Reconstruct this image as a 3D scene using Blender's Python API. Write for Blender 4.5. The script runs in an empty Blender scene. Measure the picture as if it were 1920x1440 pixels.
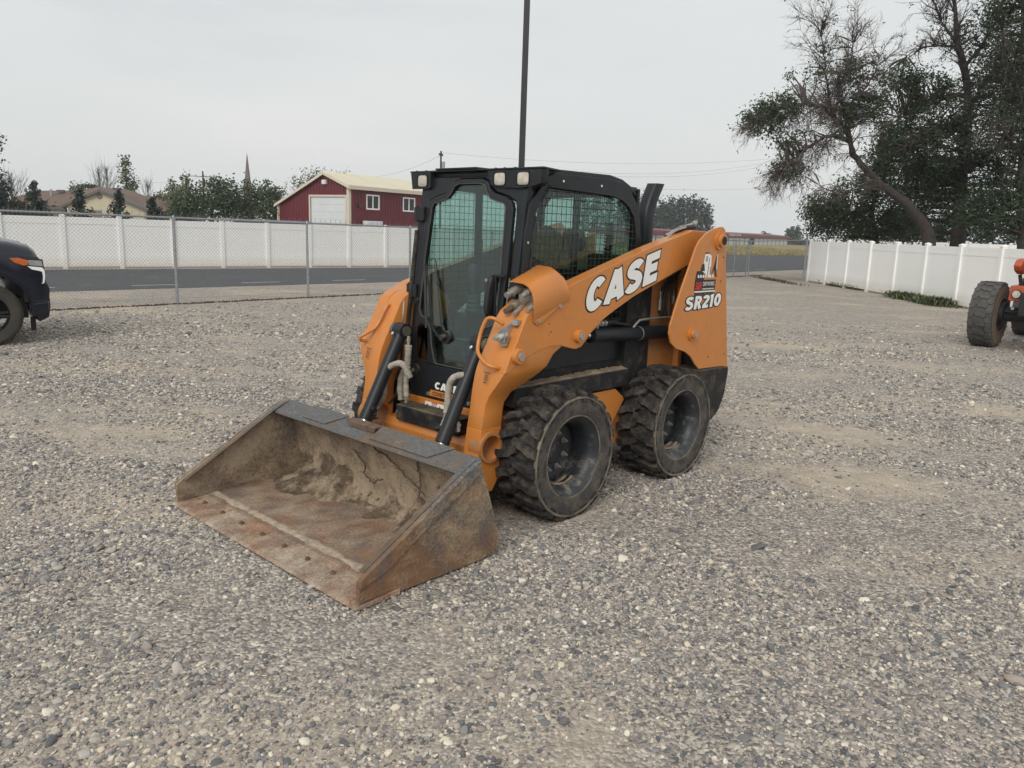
import bpy, bmesh, math, random
import numpy as np
from mathutils import Vector, Matrix, noise
random.seed(7); rng = np.random.default_rng(7)
PI = math.pi
scene = bpy.context.scene
COL = scene.collection

# ------------------------------------------------------------------ camera, sky, sun, exposure
F, PITCH, ROLL, CAMH = 1474.02, .1936, .0335, 1.7737
cp, sp_, cr, sr = math.cos(PITCH), math.sin(PITCH), math.cos(ROLL), math.sin(ROLL)
FW = Vector((0, cp, -sp_)); U0 = Vector((0, sp_, cp)); R0 = Vector((1, 0, 0))
RT = R0*cr + U0*sr; UP = -R0*sr + U0*cr
cam_d = bpy.data.cameras.new('camera'); cam = bpy.data.objects.new('camera', cam_d); COL.objects.link(cam)
cam_d.sensor_fit = 'HORIZONTAL'; cam_d.sensor_width = 36; cam_d.lens = 36*F/1920
cam_d.clip_start = .05; cam_d.clip_end = 3000
M = Matrix((RT, UP, -FW)).transposed().to_4x4(); M.translation = (0, 0, CAMH)
cam.matrix_world = M
scene.camera = cam

SUN_EL, SUN_AZ = math.radians(38), math.radians(198)      # azimuth from +Y clockwise
world = bpy.data.worlds.new('World'); scene.world = world; world.use_nodes = True
wn, wl = world.node_tree.nodes, world.node_tree.links
wn.clear()
wo = wn.new('ShaderNodeOutputWorld'); bg = wn.new('ShaderNodeBackground'); wl.new(bg.outputs[0], wo.inputs[0])
sky = wn.new('ShaderNodeTexSky'); sky.sky_type = 'NISHITA'; sky.sun_disc = False
sky.sun_elevation = SUN_EL; sky.sun_rotation = SUN_AZ; sky.dust_density = 4; sky.air_density = 1.2
tc = wn.new('ShaderNodeTexCoord'); mpn = wn.new('ShaderNodeMapping'); mpn.inputs['Scale'].default_value = (1.2, 1.2, 5.5)
wl.new(tc.outputs['Generated'], mpn.inputs[0])
n1 = wn.new('ShaderNodeTexNoise'); n1.inputs['Scale'].default_value = 1.6; n1.inputs['Detail'].default_value = 7; n1.inputs['Roughness'].default_value = .5
wl.new(mpn.outputs[0], n1.inputs[0])
cr1 = wn.new('ShaderNodeValToRGB'); wl.new(n1.outputs[0], cr1.inputs[0])
cr1.color_ramp.elements[0].position = .3; cr1.color_ramp.elements[0].color = (6.15, 6.35, 6.5, 1)
cr1.color_ramp.elements[1].position = .72; cr1.color_ramp.elements[1].color = (7.35, 7.35, 7.25, 1)
e = cr1.color_ramp.elements.new(.45); e.color = (6.75, 6.95, 6.9, 1)
wmx = wn.new('ShaderNodeMix'); wmx.data_type = 'RGBA'; wmx.inputs[0].default_value = .93
wl.new(sky.outputs[0], wmx.inputs[6]); wl.new(cr1.outputs[0], wmx.inputs[7])
wl.new(wmx.outputs[2], bg.inputs[0]); bg.inputs[1].default_value = .1
sl = bpy.data.lights.new('sun', 'SUN'); sl.energy = 1.5; sl.angle = math.radians(32); sl.color = (1, .95, .87)
so = bpy.data.objects.new('sun', sl); COL.objects.link(so)
sd = Vector((math.sin(SUN_AZ)*math.cos(SUN_EL), math.cos(SUN_AZ)*math.cos(SUN_EL), math.sin(SUN_EL)))
so.rotation_euler = sd.to_track_quat('Z', 'Y').to_euler()
vs = scene.view_settings; vs.view_transform = 'Standard'; vs.look = 'None'; vs.gamma = 1; vs.exposure = .21; vs.use_curve_mapping = False
scene.cycles.max_bounces = 6; scene.cycles.transparent_max_bounces = 24; scene.cycles.use_denoising = True

def at(x, y, D):
    d = FW*F + RT*(x-960) - UP*(y-720); return Vector((0, 0, CAMH)) + d*(D/d.y)
def gp(x, y, z=0.):
    d = FW*F + RT*(x-960) - UP*(y-720); return Vector((0, 0, CAMH)) + d*((z-CAMH)/d.z)

# ------------------------------------------------------------------ materials
MATS = {}
def mat(name, col, rough=.6, metal=0, var=.18, vs_=7, bump=0, bs=120, dust=None, dthr=.5, dsoft=.2, ds=5, dust_up=0, coat=0, spec=.5, col2=None, island=0):
    if name in MATS: return MATS[name]
    m = bpy.data.materials.new(name); m.use_nodes = True; MATS[name] = m
    nt = m.node_tree; N, L = nt.nodes, nt.links; b = N['Principled BSDF']
    b.inputs['Roughness'].default_value = rough; b.inputs['Metallic'].default_value = metal
    b.inputs['Specular IOR Level'].default_value = spec
    if coat: b.inputs['Coat Weight'].default_value = coat; b.inputs['Coat Roughness'].default_value = .12
    t = N.new('ShaderNodeTexCoord')
    n = N.new('ShaderNodeTexNoise'); n.inputs['Scale'].default_value = vs_; n.inputs['Detail'].default_value = 8; n.inputs['Roughness'].default_value = .62
    L.new(t.outputs['Object'], n.inputs[0])
    mx = N.new('ShaderNodeMix'); mx.data_type = 'RGBA'
    c = col; c2 = col2 or tuple(min(1, x*(1+var)) for x in c); c1 = tuple(x*(1-var) for x in c)
    if col2: c1 = c
    mx.inputs[6].default_value = (*c1, 1); mx.inputs[7].default_value = (*c2, 1)
    r = N.new('ShaderNodeMapRange'); r.inputs[1].default_value = .32; r.inputs[2].default_value = .68; L.new(n.outputs[0], r.inputs[0]); L.new(r.outputs[0], mx.inputs[0])
    out = mx.outputs[2]
    if island:
        g = N.new('ShaderNodeNewGeometry'); hs = N.new('ShaderNodeHueSaturation'); mr = N.new('ShaderNodeMapRange')
        L.new(g.outputs['Random Per Island'], mr.inputs[0]); mr.inputs[3].default_value = 1-island; mr.inputs[4].default_value = 1+island
        L.new(mr.outputs[0], hs.inputs['Value']); L.new(out, hs.inputs['Color']); out = hs.outputs[0]
    if dust:
        n2 = N.new('ShaderNodeTexNoise'); n2.inputs['Scale'].default_value = ds; n2.inputs['Detail'].default_value = 10; n2.inputs['Roughness'].default_value = .72
        L.new(t.outputs['Object'], n2.inputs[0]); val = n2.outputs[0]
        if dust_up:
            g = N.new('ShaderNodeNewGeometry'); sx = N.new('ShaderNodeSeparateXYZ'); L.new(g.outputs['Normal'], sx.inputs[0])
            ma = N.new('ShaderNodeMath'); ma.operation = 'MULTIPLY_ADD'; ma.inputs[1].default_value = dust_up
            mc = N.new('ShaderNodeMath'); mc.operation = 'MAXIMUM'; mc.inputs[1].default_value = 0
            L.new(sx.outputs[2], mc.inputs[0]); L.new(mc.outputs[0], ma.inputs[0]); L.new(val, ma.inputs[2]); val = ma.outputs[0]
        r2 = N.new('ShaderNodeMapRange'); r2.inputs[1].default_value = dthr-dsoft; r2.inputs[2].default_value = dthr+dsoft; L.new(val, r2.inputs[0])
        m2 = N.new('ShaderNodeMix'); m2.data_type = 'RGBA'; L.new(r2.outputs[0], m2.inputs[0]); L.new(out, m2.inputs[6]); m2.inputs[7].default_value = (*dust, 1)
        out = m2.outputs[2]
        rr = N.new('ShaderNodeMapRange'); rr.inputs[3].default_value = rough; rr.inputs[4].default_value = max(rough, .85); L.new(r2.outputs[0], rr.inputs[0]); L.new(rr.outputs[0], b.inputs['Roughness'])
        if metal:
            r3 = N.new('ShaderNodeMapRange'); r3.inputs[3].default_value = metal; r3.inputs[4].default_value = 0; L.new(r2.outputs[0], r3.inputs[0]); L.new(r3.outputs[0], b.inputs['Metallic'])
    L.new(out, b.inputs['Base Color'])
    if bump:
        n3 = N.new('ShaderNodeTexNoise'); n3.inputs['Scale'].default_value = bs; n3.inputs['Detail'].default_value = 5; L.new(t.outputs['Object'], n3.inputs[0])
        bp = N.new('ShaderNodeBump'); bp.inputs['Strength'].default_value = bump; bp.inputs['Distance'].default_value = .01; L.new(n3.outputs[0], bp.inputs['Height']); L.new(bp.outputs[0], b.inputs['Normal'])
    return m

DUST = (.27, .20, .135)
ORANGE = mat('orange_paint', (.56, .205, .042), .36, var=.06, vs_=3, dust=(.36, .20, .10), dthr=.72, dsoft=.2, ds=7, coat=.15, bump=.05, bs=25)
ORANGE_D = mat('orange_paint_dirty', (.50, .185, .042), .5, var=.1, dust=(.25, .16, .09), dthr=.56, dsoft=.14, ds=6)
BLACK = mat('black_paint', (.014, .017, .021), .42, var=.25, dust=(.14, .12, .10), dthr=.86, dsoft=.2, ds=7, dust_up=.12, spec=.35, bump=.04, bs=60)
BLACKD = mat('black_paint_dusty', (.014, .015, .017), .6, var=.3, spec=.3, dust=(.20, .16, .11), dthr=.74, dsoft=.25, ds=9, dust_up=.3)
RUBBER = mat('tyre_rubber', (.021, .021, .023), .78, var=.4, vs_=25, spec=.35, dust=(.17, .14, .105), dthr=.66, dsoft=.2, ds=16, bump=.7, bs=70)
RUBBER_R = mat('tyre_sidewall_dusty', (.04, .04, .04), .8, var=.25, vs_=10, dust=(.26, .21, .155), dthr=.52, dsoft=.16, ds=7)
RIMM = mat('rim_black', (.025, .029, .035), .45, var=.25, dust=(.30, .27, .22), dthr=.66, dsoft=.12, ds=9, dust_up=.08)
STEEL = mat('zinc_steel', (.42, .40, .37), .38, metal=.75, var=.15, vs_=30, dust=(.30, .27, .23), dthr=.6, ds=25)
RUSTY_S = mat('rusty_coupler', (.16, .11, .08), .7, metal=.2, var=.3, vs_=40)
CHROME = mat('chrome', (.85, .85, .85), .12, metal=1, var=.02)
HOSE = mat('black_hose', (.02, .02, .02), .6)
SLEEVE = mat('fabric_hose_sleeve', (.36, .33, .28), .9, var=.3, vs_=25, bump=.8, bs=45)
GALV = mat('galvanised_steel', (.34, .36, .38), .5, metal=.55, var=.12, vs_=20)
WIRE = mat('galvanised_wire', (.17, .175, .18), .6, metal=0, var=.1)
VINYL = mat('white_vinyl', (.90, .90, .885), .45, var=.02, vs_=2, dust=(.60, .57, .50), dthr=.78, dsoft=.12, ds=3)
def base_splash(m, col, z0, z1):
    N, L = m.node_tree.nodes, m.node_tree.links; b = N['Principled BSDF']; src = b.inputs['Base Color'].links[0].from_socket
    t = N.new('ShaderNodeTexCoord'); sx = N.new('ShaderNodeSeparateXYZ'); L.new(t.outputs['Object'], sx.inputs[0]); n = N.new('ShaderNodeTexNoise'); n.inputs['Scale'].default_value = 9; n.inputs['Detail'].default_value = 6; L.new(t.outputs['Object'], n.inputs[0])
    ma = N.new('ShaderNodeMath'); ma.operation = 'MULTIPLY_ADD'; ma.inputs[1].default_value = -.35; L.new(n.outputs[0], ma.inputs[0]); L.new(sx.outputs[2], ma.inputs[2])
    r = N.new('ShaderNodeMapRange'); r.inputs[1].default_value = z0-.17; r.inputs[2].default_value = z1-.17; r.inputs[3].default_value = .55; r.inputs[4].default_value = 0; L.new(ma.outputs[0], r.inputs[0])
    mx = N.new('ShaderNodeMix'); mx.data_type = 'RGBA'; L.new(r.outputs[0], mx.inputs[0]); L.new(src, mx.inputs[6]); mx.inputs[7].default_value = (*col, 1); L.new(mx.outputs[2], b.inputs['Base Color'])
def paint_chips(m, col, sc, thr):
    N, L = m.node_tree.nodes, m.node_tree.links; b = N['Principled BSDF']; src = b.inputs['Base Color'].links[0].from_socket
    t = N.new('ShaderNodeTexCoord'); n = N.new('ShaderNodeTexNoise'); n.inputs['Scale'].default_value = sc; n.inputs['Detail'].default_value = 3; L.new(t.outputs['Object'], n.inputs[0])
    n2 = N.new('ShaderNodeTexNoise'); n2.inputs['Scale'].default_value = 3; L.new(t.outputs['Object'], n2.inputs[0]); ad = N.new('ShaderNodeMath'); ad.operation = 'MULTIPLY_ADD'; ad.inputs[1].default_value = .35; L.new(n2.outputs[0], ad.inputs[0]); L.new(n.outputs[0], ad.inputs[2])
    r = N.new('ShaderNodeMapRange'); r.inputs[1].default_value = thr; r.inputs[2].default_value = thr+.03; r.inputs[4].default_value = .8; L.new(ad.outputs[0], r.inputs[0])
    mx = N.new('ShaderNodeMix'); mx.data_type = 'RGBA'; L.new(r.outputs[0], mx.inputs[0]); L.new(src, mx.inputs[6]); mx.inputs[7].default_value = (*col, 1); L.new(mx.outputs[2], b.inputs['Base Color'])
base_splash(VINYL, (.50, .45, .36), .02, .45)
paint_chips(ORANGE, (.16, .10, .06), 55, .90); paint_chips(BLACK, (.13, .12, .11), 70, .93)
WHITE = mat('white_print', (.80, .80, .78), .5, var=.02)
BLK = mat('black_print', (.012, .012, .014), .5)
RED = mat('red_print', (.55, .03, .03), .5)
LENS = None

def glass(name, tint, refl=.1, rough=.02):
    m = bpy.data.materials.new(name); m.use_nodes = True; N, L = m.node_tree.nodes, m.node_tree.links; N.clear()
    o = N.new('ShaderNodeOutputMaterial'); tr = N.new('ShaderNodeBsdfTransparent'); tr.inputs[0].default_value = (*tint, 1)
    gl = N.new('ShaderNodeBsdfGlossy'); gl.inputs['Roughness'].default_value = rough; gl.inputs[0].default_value = (.9, .95, .95, 1)
    fr = N.new('ShaderNodeLayerWeight'); fr.inputs[0].default_value = .5; pw = N.new('ShaderNodeMath'); pw.operation = 'POWER'; pw.inputs[1].default_value = 5; L.new(fr.outputs['Facing'], pw.inputs[0])
    md = N.new('ShaderNodeMath'); md.operation = 'MULTIPLY_ADD'; md.inputs[1].default_value = .8; md.inputs[2].default_value = refl
    L.new(pw.outputs[0], md.inputs[0]); mx = N.new('ShaderNodeMixShader'); L.new(md.outputs[0], mx.inputs[0]); L.new(tr.outputs[0], mx.inputs[1]); L.new(gl.outputs[0], mx.inputs[2]); L.new(mx.outputs[0], o.inputs[0])
    MATS[name] = m; return m
GLASS = glass('tinted_glass', (.72, .83, .80), .06)
DGLASS = glass('dark_glass', (.12, .13, .14), .08)
LENS = mat('lamp_lens', (.52, .49, .42), .15, var=.25, vs_=18, coat=.5)

# ------------------------------------------------------------------ mesh helpers
class MB:
    def __init__(s): s.v = []; s.f = []; s.m = []
    def add(s, vs_, fs, mi=0):
        o = len(s.v); s.v += [tuple(p) for p in vs_]; s.f += [tuple(i+o for i in f) for f in fs]; s.m += [mi]*len(fs); return s
    def box(s, x0, x1, y0, y1, z0, z1, mi=0, T=None):
        P = [(x, y, z) for x in (x0, x1) for y in (y0, y1) for z in (z0, z1)]
        if T is not None: P = [T @ Vector(p) for p in P]
        return s.add(P, [(0, 1, 3, 2), (4, 6, 7, 5), (0, 4, 5, 1), (2, 3, 7, 6), (0, 2, 6, 4), (1, 5, 7, 3)], mi)
    def prism(s, poly, a, b, axis='Y', mi=0, holes=()):
        """poly of 2D points, extruded from a to b along axis; poly is (X,Z) for Y, (Y,Z) for X, (X,Y) for Z"""
        def P(u, v, w): return (u, w, v) if axis == 'Y' else ((w, u, v) if axis == 'X' else (u, v, w))
        loops = [list(poly)] + [list(h) for h in holes]
        if not holes and False: pass
        bm = bmesh.new(); 
        for lp in loops:
            vv = [bm.verts.new((p[0], p[1], 0)) for p in lp]
            for i in range(len(vv)): bm.edges.new((vv[i], vv[(i+1) % len(vv)]))
        bmesh.ops.triangle_fill(bm, use_beauty=True, use_dissolve=False, edges=bm.edges[:])
        bm.verts.index_update(); tris = [[v.index for v in f.verts] for f in bm.faces]; pts = [(v.co.x, v.co.y) for v in bm.verts]; bm.free()
        n = len(pts)
        s.add([P(*p, a) for p in pts] + [P(*p, b) for p in pts], tris + [[i+n for i in reversed(t)] for t in tris], mi)
        for lp in loops:
            k = len(lp); s.add([P(*p, a) for p in lp] + [P(*p, b) for p in lp], [(i, (i+1) % k, (i+1) % k+k, i+k) for i in range(k)], mi)
        return s
    def tube(s, pts, r, n=8, mi=0, cap=True, radii=None):
        pts = [Vector(p) for p in pts]; rings = []
        d = (pts[1]-pts[0]).normalized(); u = d.orthogonal().normalized()
        for i, p in enumerate(pts):
            if i == 0: t = pts[1]-pts[0]
            elif i == len(pts)-1: t = pts[-1]-pts[-2]
            else: t = (pts[i+1]-p).normalized()+(p-pts[i-1]).normalized()
            t = t.normalized() if t.length > 1e-9 else d
            u = (u - t*u.dot(t)); u = u.normalized() if u.length > 1e-6 else t.orthogonal().normalized()
            w = t.cross(u); rr = radii[i] if radii else r
            rings.append([p + (u*math.cos(2*PI*k/n) + w*math.sin(2*PI*k/n))*rr for k in range(n)])
        V = [q for rg in rings for q in rg]; Fs = []
        for i in range(len(pts)-1):
            for k in range(n): a = i*n+k; b = i*n+(k+1) % n; Fs.append((a, b, b+n, a+n))
        if cap: Fs += [tuple(reversed(range(n))), tuple(range((len(pts)-1)*n, len(pts)*n))]
        return s.add(V, Fs, mi)
    def cyl(s, p0, p1, r, n=16, mi=0, r1=None): return s.tube([p0, p1], r, n, mi, radii=[r, r1 if r1 is not None else r])
    def lathe(s, prof, c=(0, 0, 0), axis='Y', n=48, mi=0, closed=False):
        """prof: list of (offset along axis, radius)"""
        V = []; Fs = []
        for (o, r) in prof:
            for k in range(n):
                a = 2*PI*k/n; ca, sa = math.cos(a)*r, math.sin(a)*r
                p = (ca, o, sa) if axis == 'Y' else ((o, ca, sa) if axis == 'X' else (ca, sa, o))
                V.append((p[0]+c[0], p[1]+c[1], p[2]+c[2]))
        m = len(prof)
        for i in range(m if closed else m-1):
            j = (i+1) % m
            for k in range(n): Fs.append((i*n+k, i*n+(k+1) % n, j*n+(k+1) % n, j*n+k))
        return s.add(V, Fs, mi)
    def loft(s, rings, mi=0, cap=True):
        n = len(rings[0]); V = [p for r in rings for p in r]; Fs = []
        for i in range(len(rings)-1):
            for k in range(n): a = i*n+k; b = i*n+(k+1) % n; Fs.append((a, b, b+n, a+n))
        if cap: Fs += [tuple(reversed(range(n))), tuple(range((len(rings)-1)*n, len(rings)*n))]
        return s.add(V, Fs, mi)
    def mirY(s):
        o = len(s.v); fs = list(s.f); ms = list(s.m)
        s.v += [(x, -y, z) for x, y, z in s.v]; s.f += [tuple(i+o for i in reversed(f)) for f in fs]; s.m += ms; return s
    def mesh(s, name, mats, smooth=None, bevel=0, seg=2, weld=False):
        me = bpy.data.meshes.new(name); me.from_pydata(s.v, [], s.f); me.update()
        for m in (mats if isinstance(mats, (list, tuple)) else [mats]): me.materials.append(m)
        me.polygons.foreach_set('material_index', s.m)
        bm = bmesh.new(); bm.from_mesh(me)
        if weld or bevel: bmesh.ops.remove_doubles(bm, verts=bm.verts, dist=1e-5)
        bmesh.ops.recalc_face_normals(bm, faces=bm.faces)
        if bevel:
            es = [e for e in bm.edges if len(e.link_faces) == 2 and e.calc_face_angle(0) > .5]
            bmesh.ops.bevel(bm, geom=es, offset=bevel, segments=seg, affect='EDGES', profile=.5, clamp_overlap=True)
        if smooth is not None:
            for f in bm.faces: f.smooth = True
            for e in bm.edges:
                if len(e.link_faces) == 2 and e.calc_face_angle(0) > smooth: e.smooth = False
        bm.to_mesh(me); bm.free(); me.update(); return me
    def build(s, name, mats, parent=None, smooth=None, bevel=0, seg=2, weld=False, label=None):
        return link(name, s.mesh(name, mats, smooth, bevel, seg, weld), parent, label)
def link(name, me, parent=None, label=None):
    o = bpy.data.objects.new(name, me); COL.objects.link(o)
    if parent: o.parent = parent
    if label: o['label'] = label
    return o
def thing(name, label, cat, loc=(0, 0, 0), rz=0, group=None):
    o = bpy.data.objects.new(name, None); COL.objects.link(o); o.location = loc; o.rotation_euler = (0, 0, rz); o.empty_display_size = .2
    o['label'] = label; o['category'] = cat
    if group: o['group'] = group
    return o
def tag(o, label=None, cat=None, group=None, kind=None):
    for k, v in (('label', label), ('category', cat), ('group', group), ('kind', kind)):
        if v: o[k] = v
    return o
def copy_tree(o, parent=None):
    c = o.copy(); COL.objects.link(c); c.parent = parent
    for ch in list(o.children): copy_tree(ch, c)
    return c
def arc(cx, cz, r, a0, a1, n=8): return [(cx+r*math.cos(math.radians(a0+(a1-a0)*i/n)), cz+r*math.sin(math.radians(a0+(a1-a0)*i/n))) for i in range(n+1)]
def circ(cx, cz, r, n=20): return [(cx+r*math.cos(2*PI*i/n), cz+r*math.sin(2*PI*i/n)) for i in range(n)]
def smoothpath(pts, k=4):
    pts = [Vector(p) for p in pts]; out = []
    for i in range(len(pts)-1):
        p0 = pts[max(0, i-1)]; p1 = pts[i]; p2 = pts[i+1]; p3 = pts[min(len(pts)-1, i+2)]
        for j in range(k):
            t = j/k; out.append(.5*((2*p1)+(p2-p0)*t+(2*p0-5*p1+4*p2-p3)*t*t+(3*p1-p0-3*p2+p3)*t**3))
    out.append(pts[-1]); return out
SM = math.radians(38)

# ------------------------------------------------------------------ text helpers
def fat_letters(word):
    """heavy italic letters as stroke centre lines, cap height 1; returns list of (strokes, width)"""
    def el(cx, cz, rx, rz, a0, a1, n=12): return [(cx+rx*math.cos(math.radians(a0+(a1-a0)*i/n)), cz+rz*math.sin(math.radians(a0+(a1-a0)*i/n))) for i in range(n+1)]
    w = {}
    w['C'] = ([el(.36, .5, .24, .37, 42, 318, 18)], .74)
    w['A'] = ([[(.10, 0), (.38, .985)], [(.40, .985), (.68, 0)], [(.2, .24), (.58, .24)]], .80)
    w['S'] = ([[(p.x, p.y) for p in smoothpath([(x_, z_, 0) for x_, z_ in ((.60, .775), (.50, .865), (.36, .885), (.21, .83), (.165, .71), (.24, .60), (.39, .53), (.54, .44), (.60, .31), (.545, .17), (.40, .115), (.25, .125), (.13, .225))], 3)]], .76)
    w['E'] = ([[(.19, 0), (.19, 1)], [(.1, .87), (.68, .87)], [(.1, .5), (.62, .5)], [(.1, .13), (.68, .13)]], .74)
    w['R'] = ([[(.17, 0), (.17, 1)], [(.1, .87), (.36, .87)] + el(.38, .68, .16, .19, 90, -90, 8) + [(.12, .49)], [(.36, .5), (.58, 0)]], .70)
    w['2'] = ([el(.33, .70, .20, .175, 165, -30, 10) + [(.14, .13)], [(.08, .12), (.60, .12)]], .66)
    w['1'] = ([[(.22, 0), (.22, 1)], [(.05, .80), (.24, .90)]], .42)
    w['0'] = ([el(.33, .5, .20, .37, 0, 360, 24)], .66)
    out = []; x = 0
    for ch in word: st, a = w[ch]; out.append([[(p[0]+x, p[1]) for p in s_] for s_ in st]); x += a
    return out, x
def ribbon(mb, line, wd, f, base, extra=0, mi=0):
    """flat thick polyline mapped by f(u,v,h)"""
    P = [Vector((p[0], p[1])) for p in line]; P = [P[0]]+[b_ for a_, b_ in zip(P, P[1:]) if (b_-a_).length > 1e-5]; n = len(P); closed = (P[0]-P[-1]).length < 1e-4
    if closed: P = P[:-1]; n -= 1
    L_, R_ = [], []
    for i in range(n):
        a = P[(i-1) % n] if (closed or i > 0) else None; b = P[(i+1) % n] if (closed or i < n-1) else None
        d1 = (P[i]-a).normalized() if a is not None else None; d2 = (b-P[i]).normalized() if b is not None else None
        d = ((d1 or d2)+(d2 or d1)).normalized(); c = max(.6, d.dot(d1 or d2)); nn = Vector((-d.y, d.x))*(wd/2/c); q = P[i].copy()
        if a is None: q -= d*extra
        if b is None: q += d*extra
        L_.append(q+nn); R_.append(q-nn)
    V = [f(p.x, p.y, base) for p in L_+R_]; m = n if closed else n-1
    mb.add(V, [(i, (i+1) % n, (i+1) % n+n, i+n) for i in range(m)], mi)
def fat_text(word, o, eu, ev, en, h, wd, name, parent, shear=.22, outline=.035, lift=.0015, xs=1., track=1.):
    """o origin, eu/ev/en unit vectors; h cap height; xs width scale"""
    o, eu, ev, en = Vector(o), Vector(eu), Vector(ev), Vector(en)
    L_, tot = fat_letters(word)
    f = lambda u, v, b: o + eu*((u*xs+v*shear)*h) + ev*(v*h) + en*b
    for nm, m, ow, b0, ex in (('letter_outline', BLK, outline*2, lift, outline), ('lettering', WHITE, 0, lift*2, 0)):
        mb = MB(); k = 0
        for lt in L_:
            for st in lt: ribbon(mb, st, wd+ow, f, b0+k*.00009, ex); k += 1
        ob = mb.build(nm, m, parent)
def font_text(body, o, eu, ev, h, m, name, parent=None, shear=0, offset=0, lift=.001, width=None):
    cu = bpy.data.curves.new(name, 'FONT'); cu.body = body; cu.size = 1; cu.offset = offset; cu.shear = shear; cu.resolution_u = 3
    t = bpy.data.objects.new('tmp', cu); COL.objects.link(t); dg = bpy.context.evaluated_depsgraph_get(); dg.update()
    me = bpy.data.meshes.new_from_object(t.evaluated_get(dg)); bpy.data.objects.remove(t)
    o, eu, ev = Vector(o), Vector(eu).normalized(), Vector(ev).normalized(); en = eu.cross(ev)
    n = len(me.vertices); co = np.empty(n*3); me.vertices.foreach_get('co', co); co = co.reshape(-1, 3)
    s = h/.7; sx = s
    if width: sx = width/max(1e-6, co[:, 0].max())
    W = np.array(o)+co[:, :1]*sx*np.array(eu)+co[:, 1:2]*s*np.array(ev)+np.array(en)*lift
    me.vertices.foreach_set('co', W.ravel()); me.materials.clear(); me.materials.append(m); me.update()
    return link(name, me, parent)

# ================================================================== GROUND
def ground_material():
    m = bpy.data.materials.new('gravel_ground'); m.use_nodes = True; N, L = m.node_tree.nodes, m.node_tree.links; b = N['Principled BSDF']
    b.inputs['Roughness'].default_value = .95; b.inputs['Specular IOR Level'].default_value = .2
    t = N.new('ShaderNodeTexCoord')
    v = N.new('ShaderNodeTexVoronoi'); v.inputs['Scale'].default_value = 66; L.new(t.outputs['Object'], v.inputs[0])
    r = N.new('ShaderNodeValToRGB'); sx = N.new('ShaderNodeSeparateColor'); L.new(v.outputs['Color'], sx.inputs[0]); L.new(sx.outputs[0], r.inputs[0])
    E_ = r.color_ramp.elements; E_[0].position = 0; E_[0].color = (.13, .13, .135, 1); E_[1].position = 1; E_[1].color = (.66, .60, .51, 1)
    for p, c in ((.3, (.215, .20, .195, 1)), (.6, (.34, .305, .27, 1)), (.85, (.47, .425, .365, 1))): q = E_.new(p); q.color = c
    # larger voronoi stones for the distance
    n = N.new('ShaderNodeTexNoise'); n.inputs['Scale'].default_value = .55; n.inputs['Detail'].default_value = 8; n.inputs['Roughness'].default_value = .6; L.new(t.outputs['Object'], n.inputs[0])
    mp_ = N.new('ShaderNodeMapping'); mp_.inputs['Rotation'].default_value = (0, 0, .82); mp_.inputs['Scale'].default_value = (.28, 1.3, 1); L.new(t.outputs['Object'], mp_.inputs[0])
    n2 = N.new('ShaderNodeTexNoise'); n2.inputs['Scale'].default_value = .9; n2.inputs['Detail'].default_value = 5; L.new(mp_.outputs[0], n2.inputs[0])
    ad = N.new('ShaderNodeMath'); ad.operation = 'ADD'; L.new(n.outputs[0], ad.inputs[0]); L.new(n2.outputs[0], ad.inputs[1])
    mr = N.new('ShaderNodeMapRange'); mr.inputs[1].default_value = .98; mr.inputs[2].default_value = 1.22; mr.inputs[3].default_value = .12; mr.inputs[4].default_value = .85; L.new(ad.outputs[0], mr.inputs[0])
    fine = N.new('ShaderNodeTexNoise'); fine.inputs['Scale'].default_value = 90; fine.inputs['Detail'].default_value = 6; L.new(t.outputs['Object'], fine.inputs[0])
    dc = N.new('ShaderNodeMix'); dc.data_type = 'RGBA'; dc.inputs[6].default_value = (.29, .25, .20, 1); dc.inputs[7].default_value = (.58, .49, .38, 1); L.new(fine.outputs[0], dc.inputs[0])
    mx = N.new('ShaderNodeMix'); mx.data_type = 'RGBA'; L.new(mr.outputs[0], mx.inputs[0]); L.new(r.outputs[0], mx.inputs[6]); L.new(dc.outputs[2], mx.inputs[7])
    n4 = N.new('ShaderNodeTexNoise'); n4.inputs['Scale'].default_value = 5; n4.inputs['Detail'].default_value = 6; L.new(t.outputs['Object'], n4.inputs[0])
    hv = N.new('ShaderNodeHueSaturation'); mr4 = N.new('ShaderNodeMapRange'); mr4.inputs[1].default_value = .3; mr4.inputs[2].default_value = .7; mr4.inputs[3].default_value = .88; mr4.inputs[4].default_value = 1.15
    L.new(n4.outputs[0], mr4.inputs[0]); L.new(mr4.outputs[0], hv.inputs['Value']); L.new(mx.outputs[2], hv.inputs['Color']); L.new(hv.outputs[0], b.inputs['Base Color'])
    bp = N.new('ShaderNodeBump'); bp.inputs['Strength'].default_value = .8; bp.inputs['Distance'].default_value = .012; iv = N.new('ShaderNodeMath'); iv.operation = 'SUBTRACT'; iv.inputs[0].default_value = 1
    L.new(v.outputs['Distance'], iv.inputs[1]); fz = N.new('ShaderNodeMath'); fz.operation = 'MULTIPLY_ADD'; fz.inputs[1].default_value = .6; L.new(fine.outputs[0], fz.inputs[0]); L.new(iv.outputs[0], fz.inputs[2]); L.new(fz.outputs[0], bp.inputs['Height'])
    bs_ = N.new('ShaderNodeMapRange'); bs_.inputs[3].default_value = .85; bs_.inputs[4].default_value = .3; L.new(mr.outputs[0], bs_.inputs[0]); L.new(bs_.outputs[0], bp.inputs['Strength']); L.new(bp.outputs[0], b.inputs['Normal'])
    return m
GRAVEL = ground_material()
def gh(x, y):
    """gentle unevenness of the yard"""
    d = min(1, max(0, (math.hypot(x, y)-1)/3))*max(0, 1-math.hypot(x, y)/60)
    return (noise.noise((x*.35, y*.35, 3))*.016+noise.noise((x*1.1, y*1.1, 7))*.008)*d
mb = MB()
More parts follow.
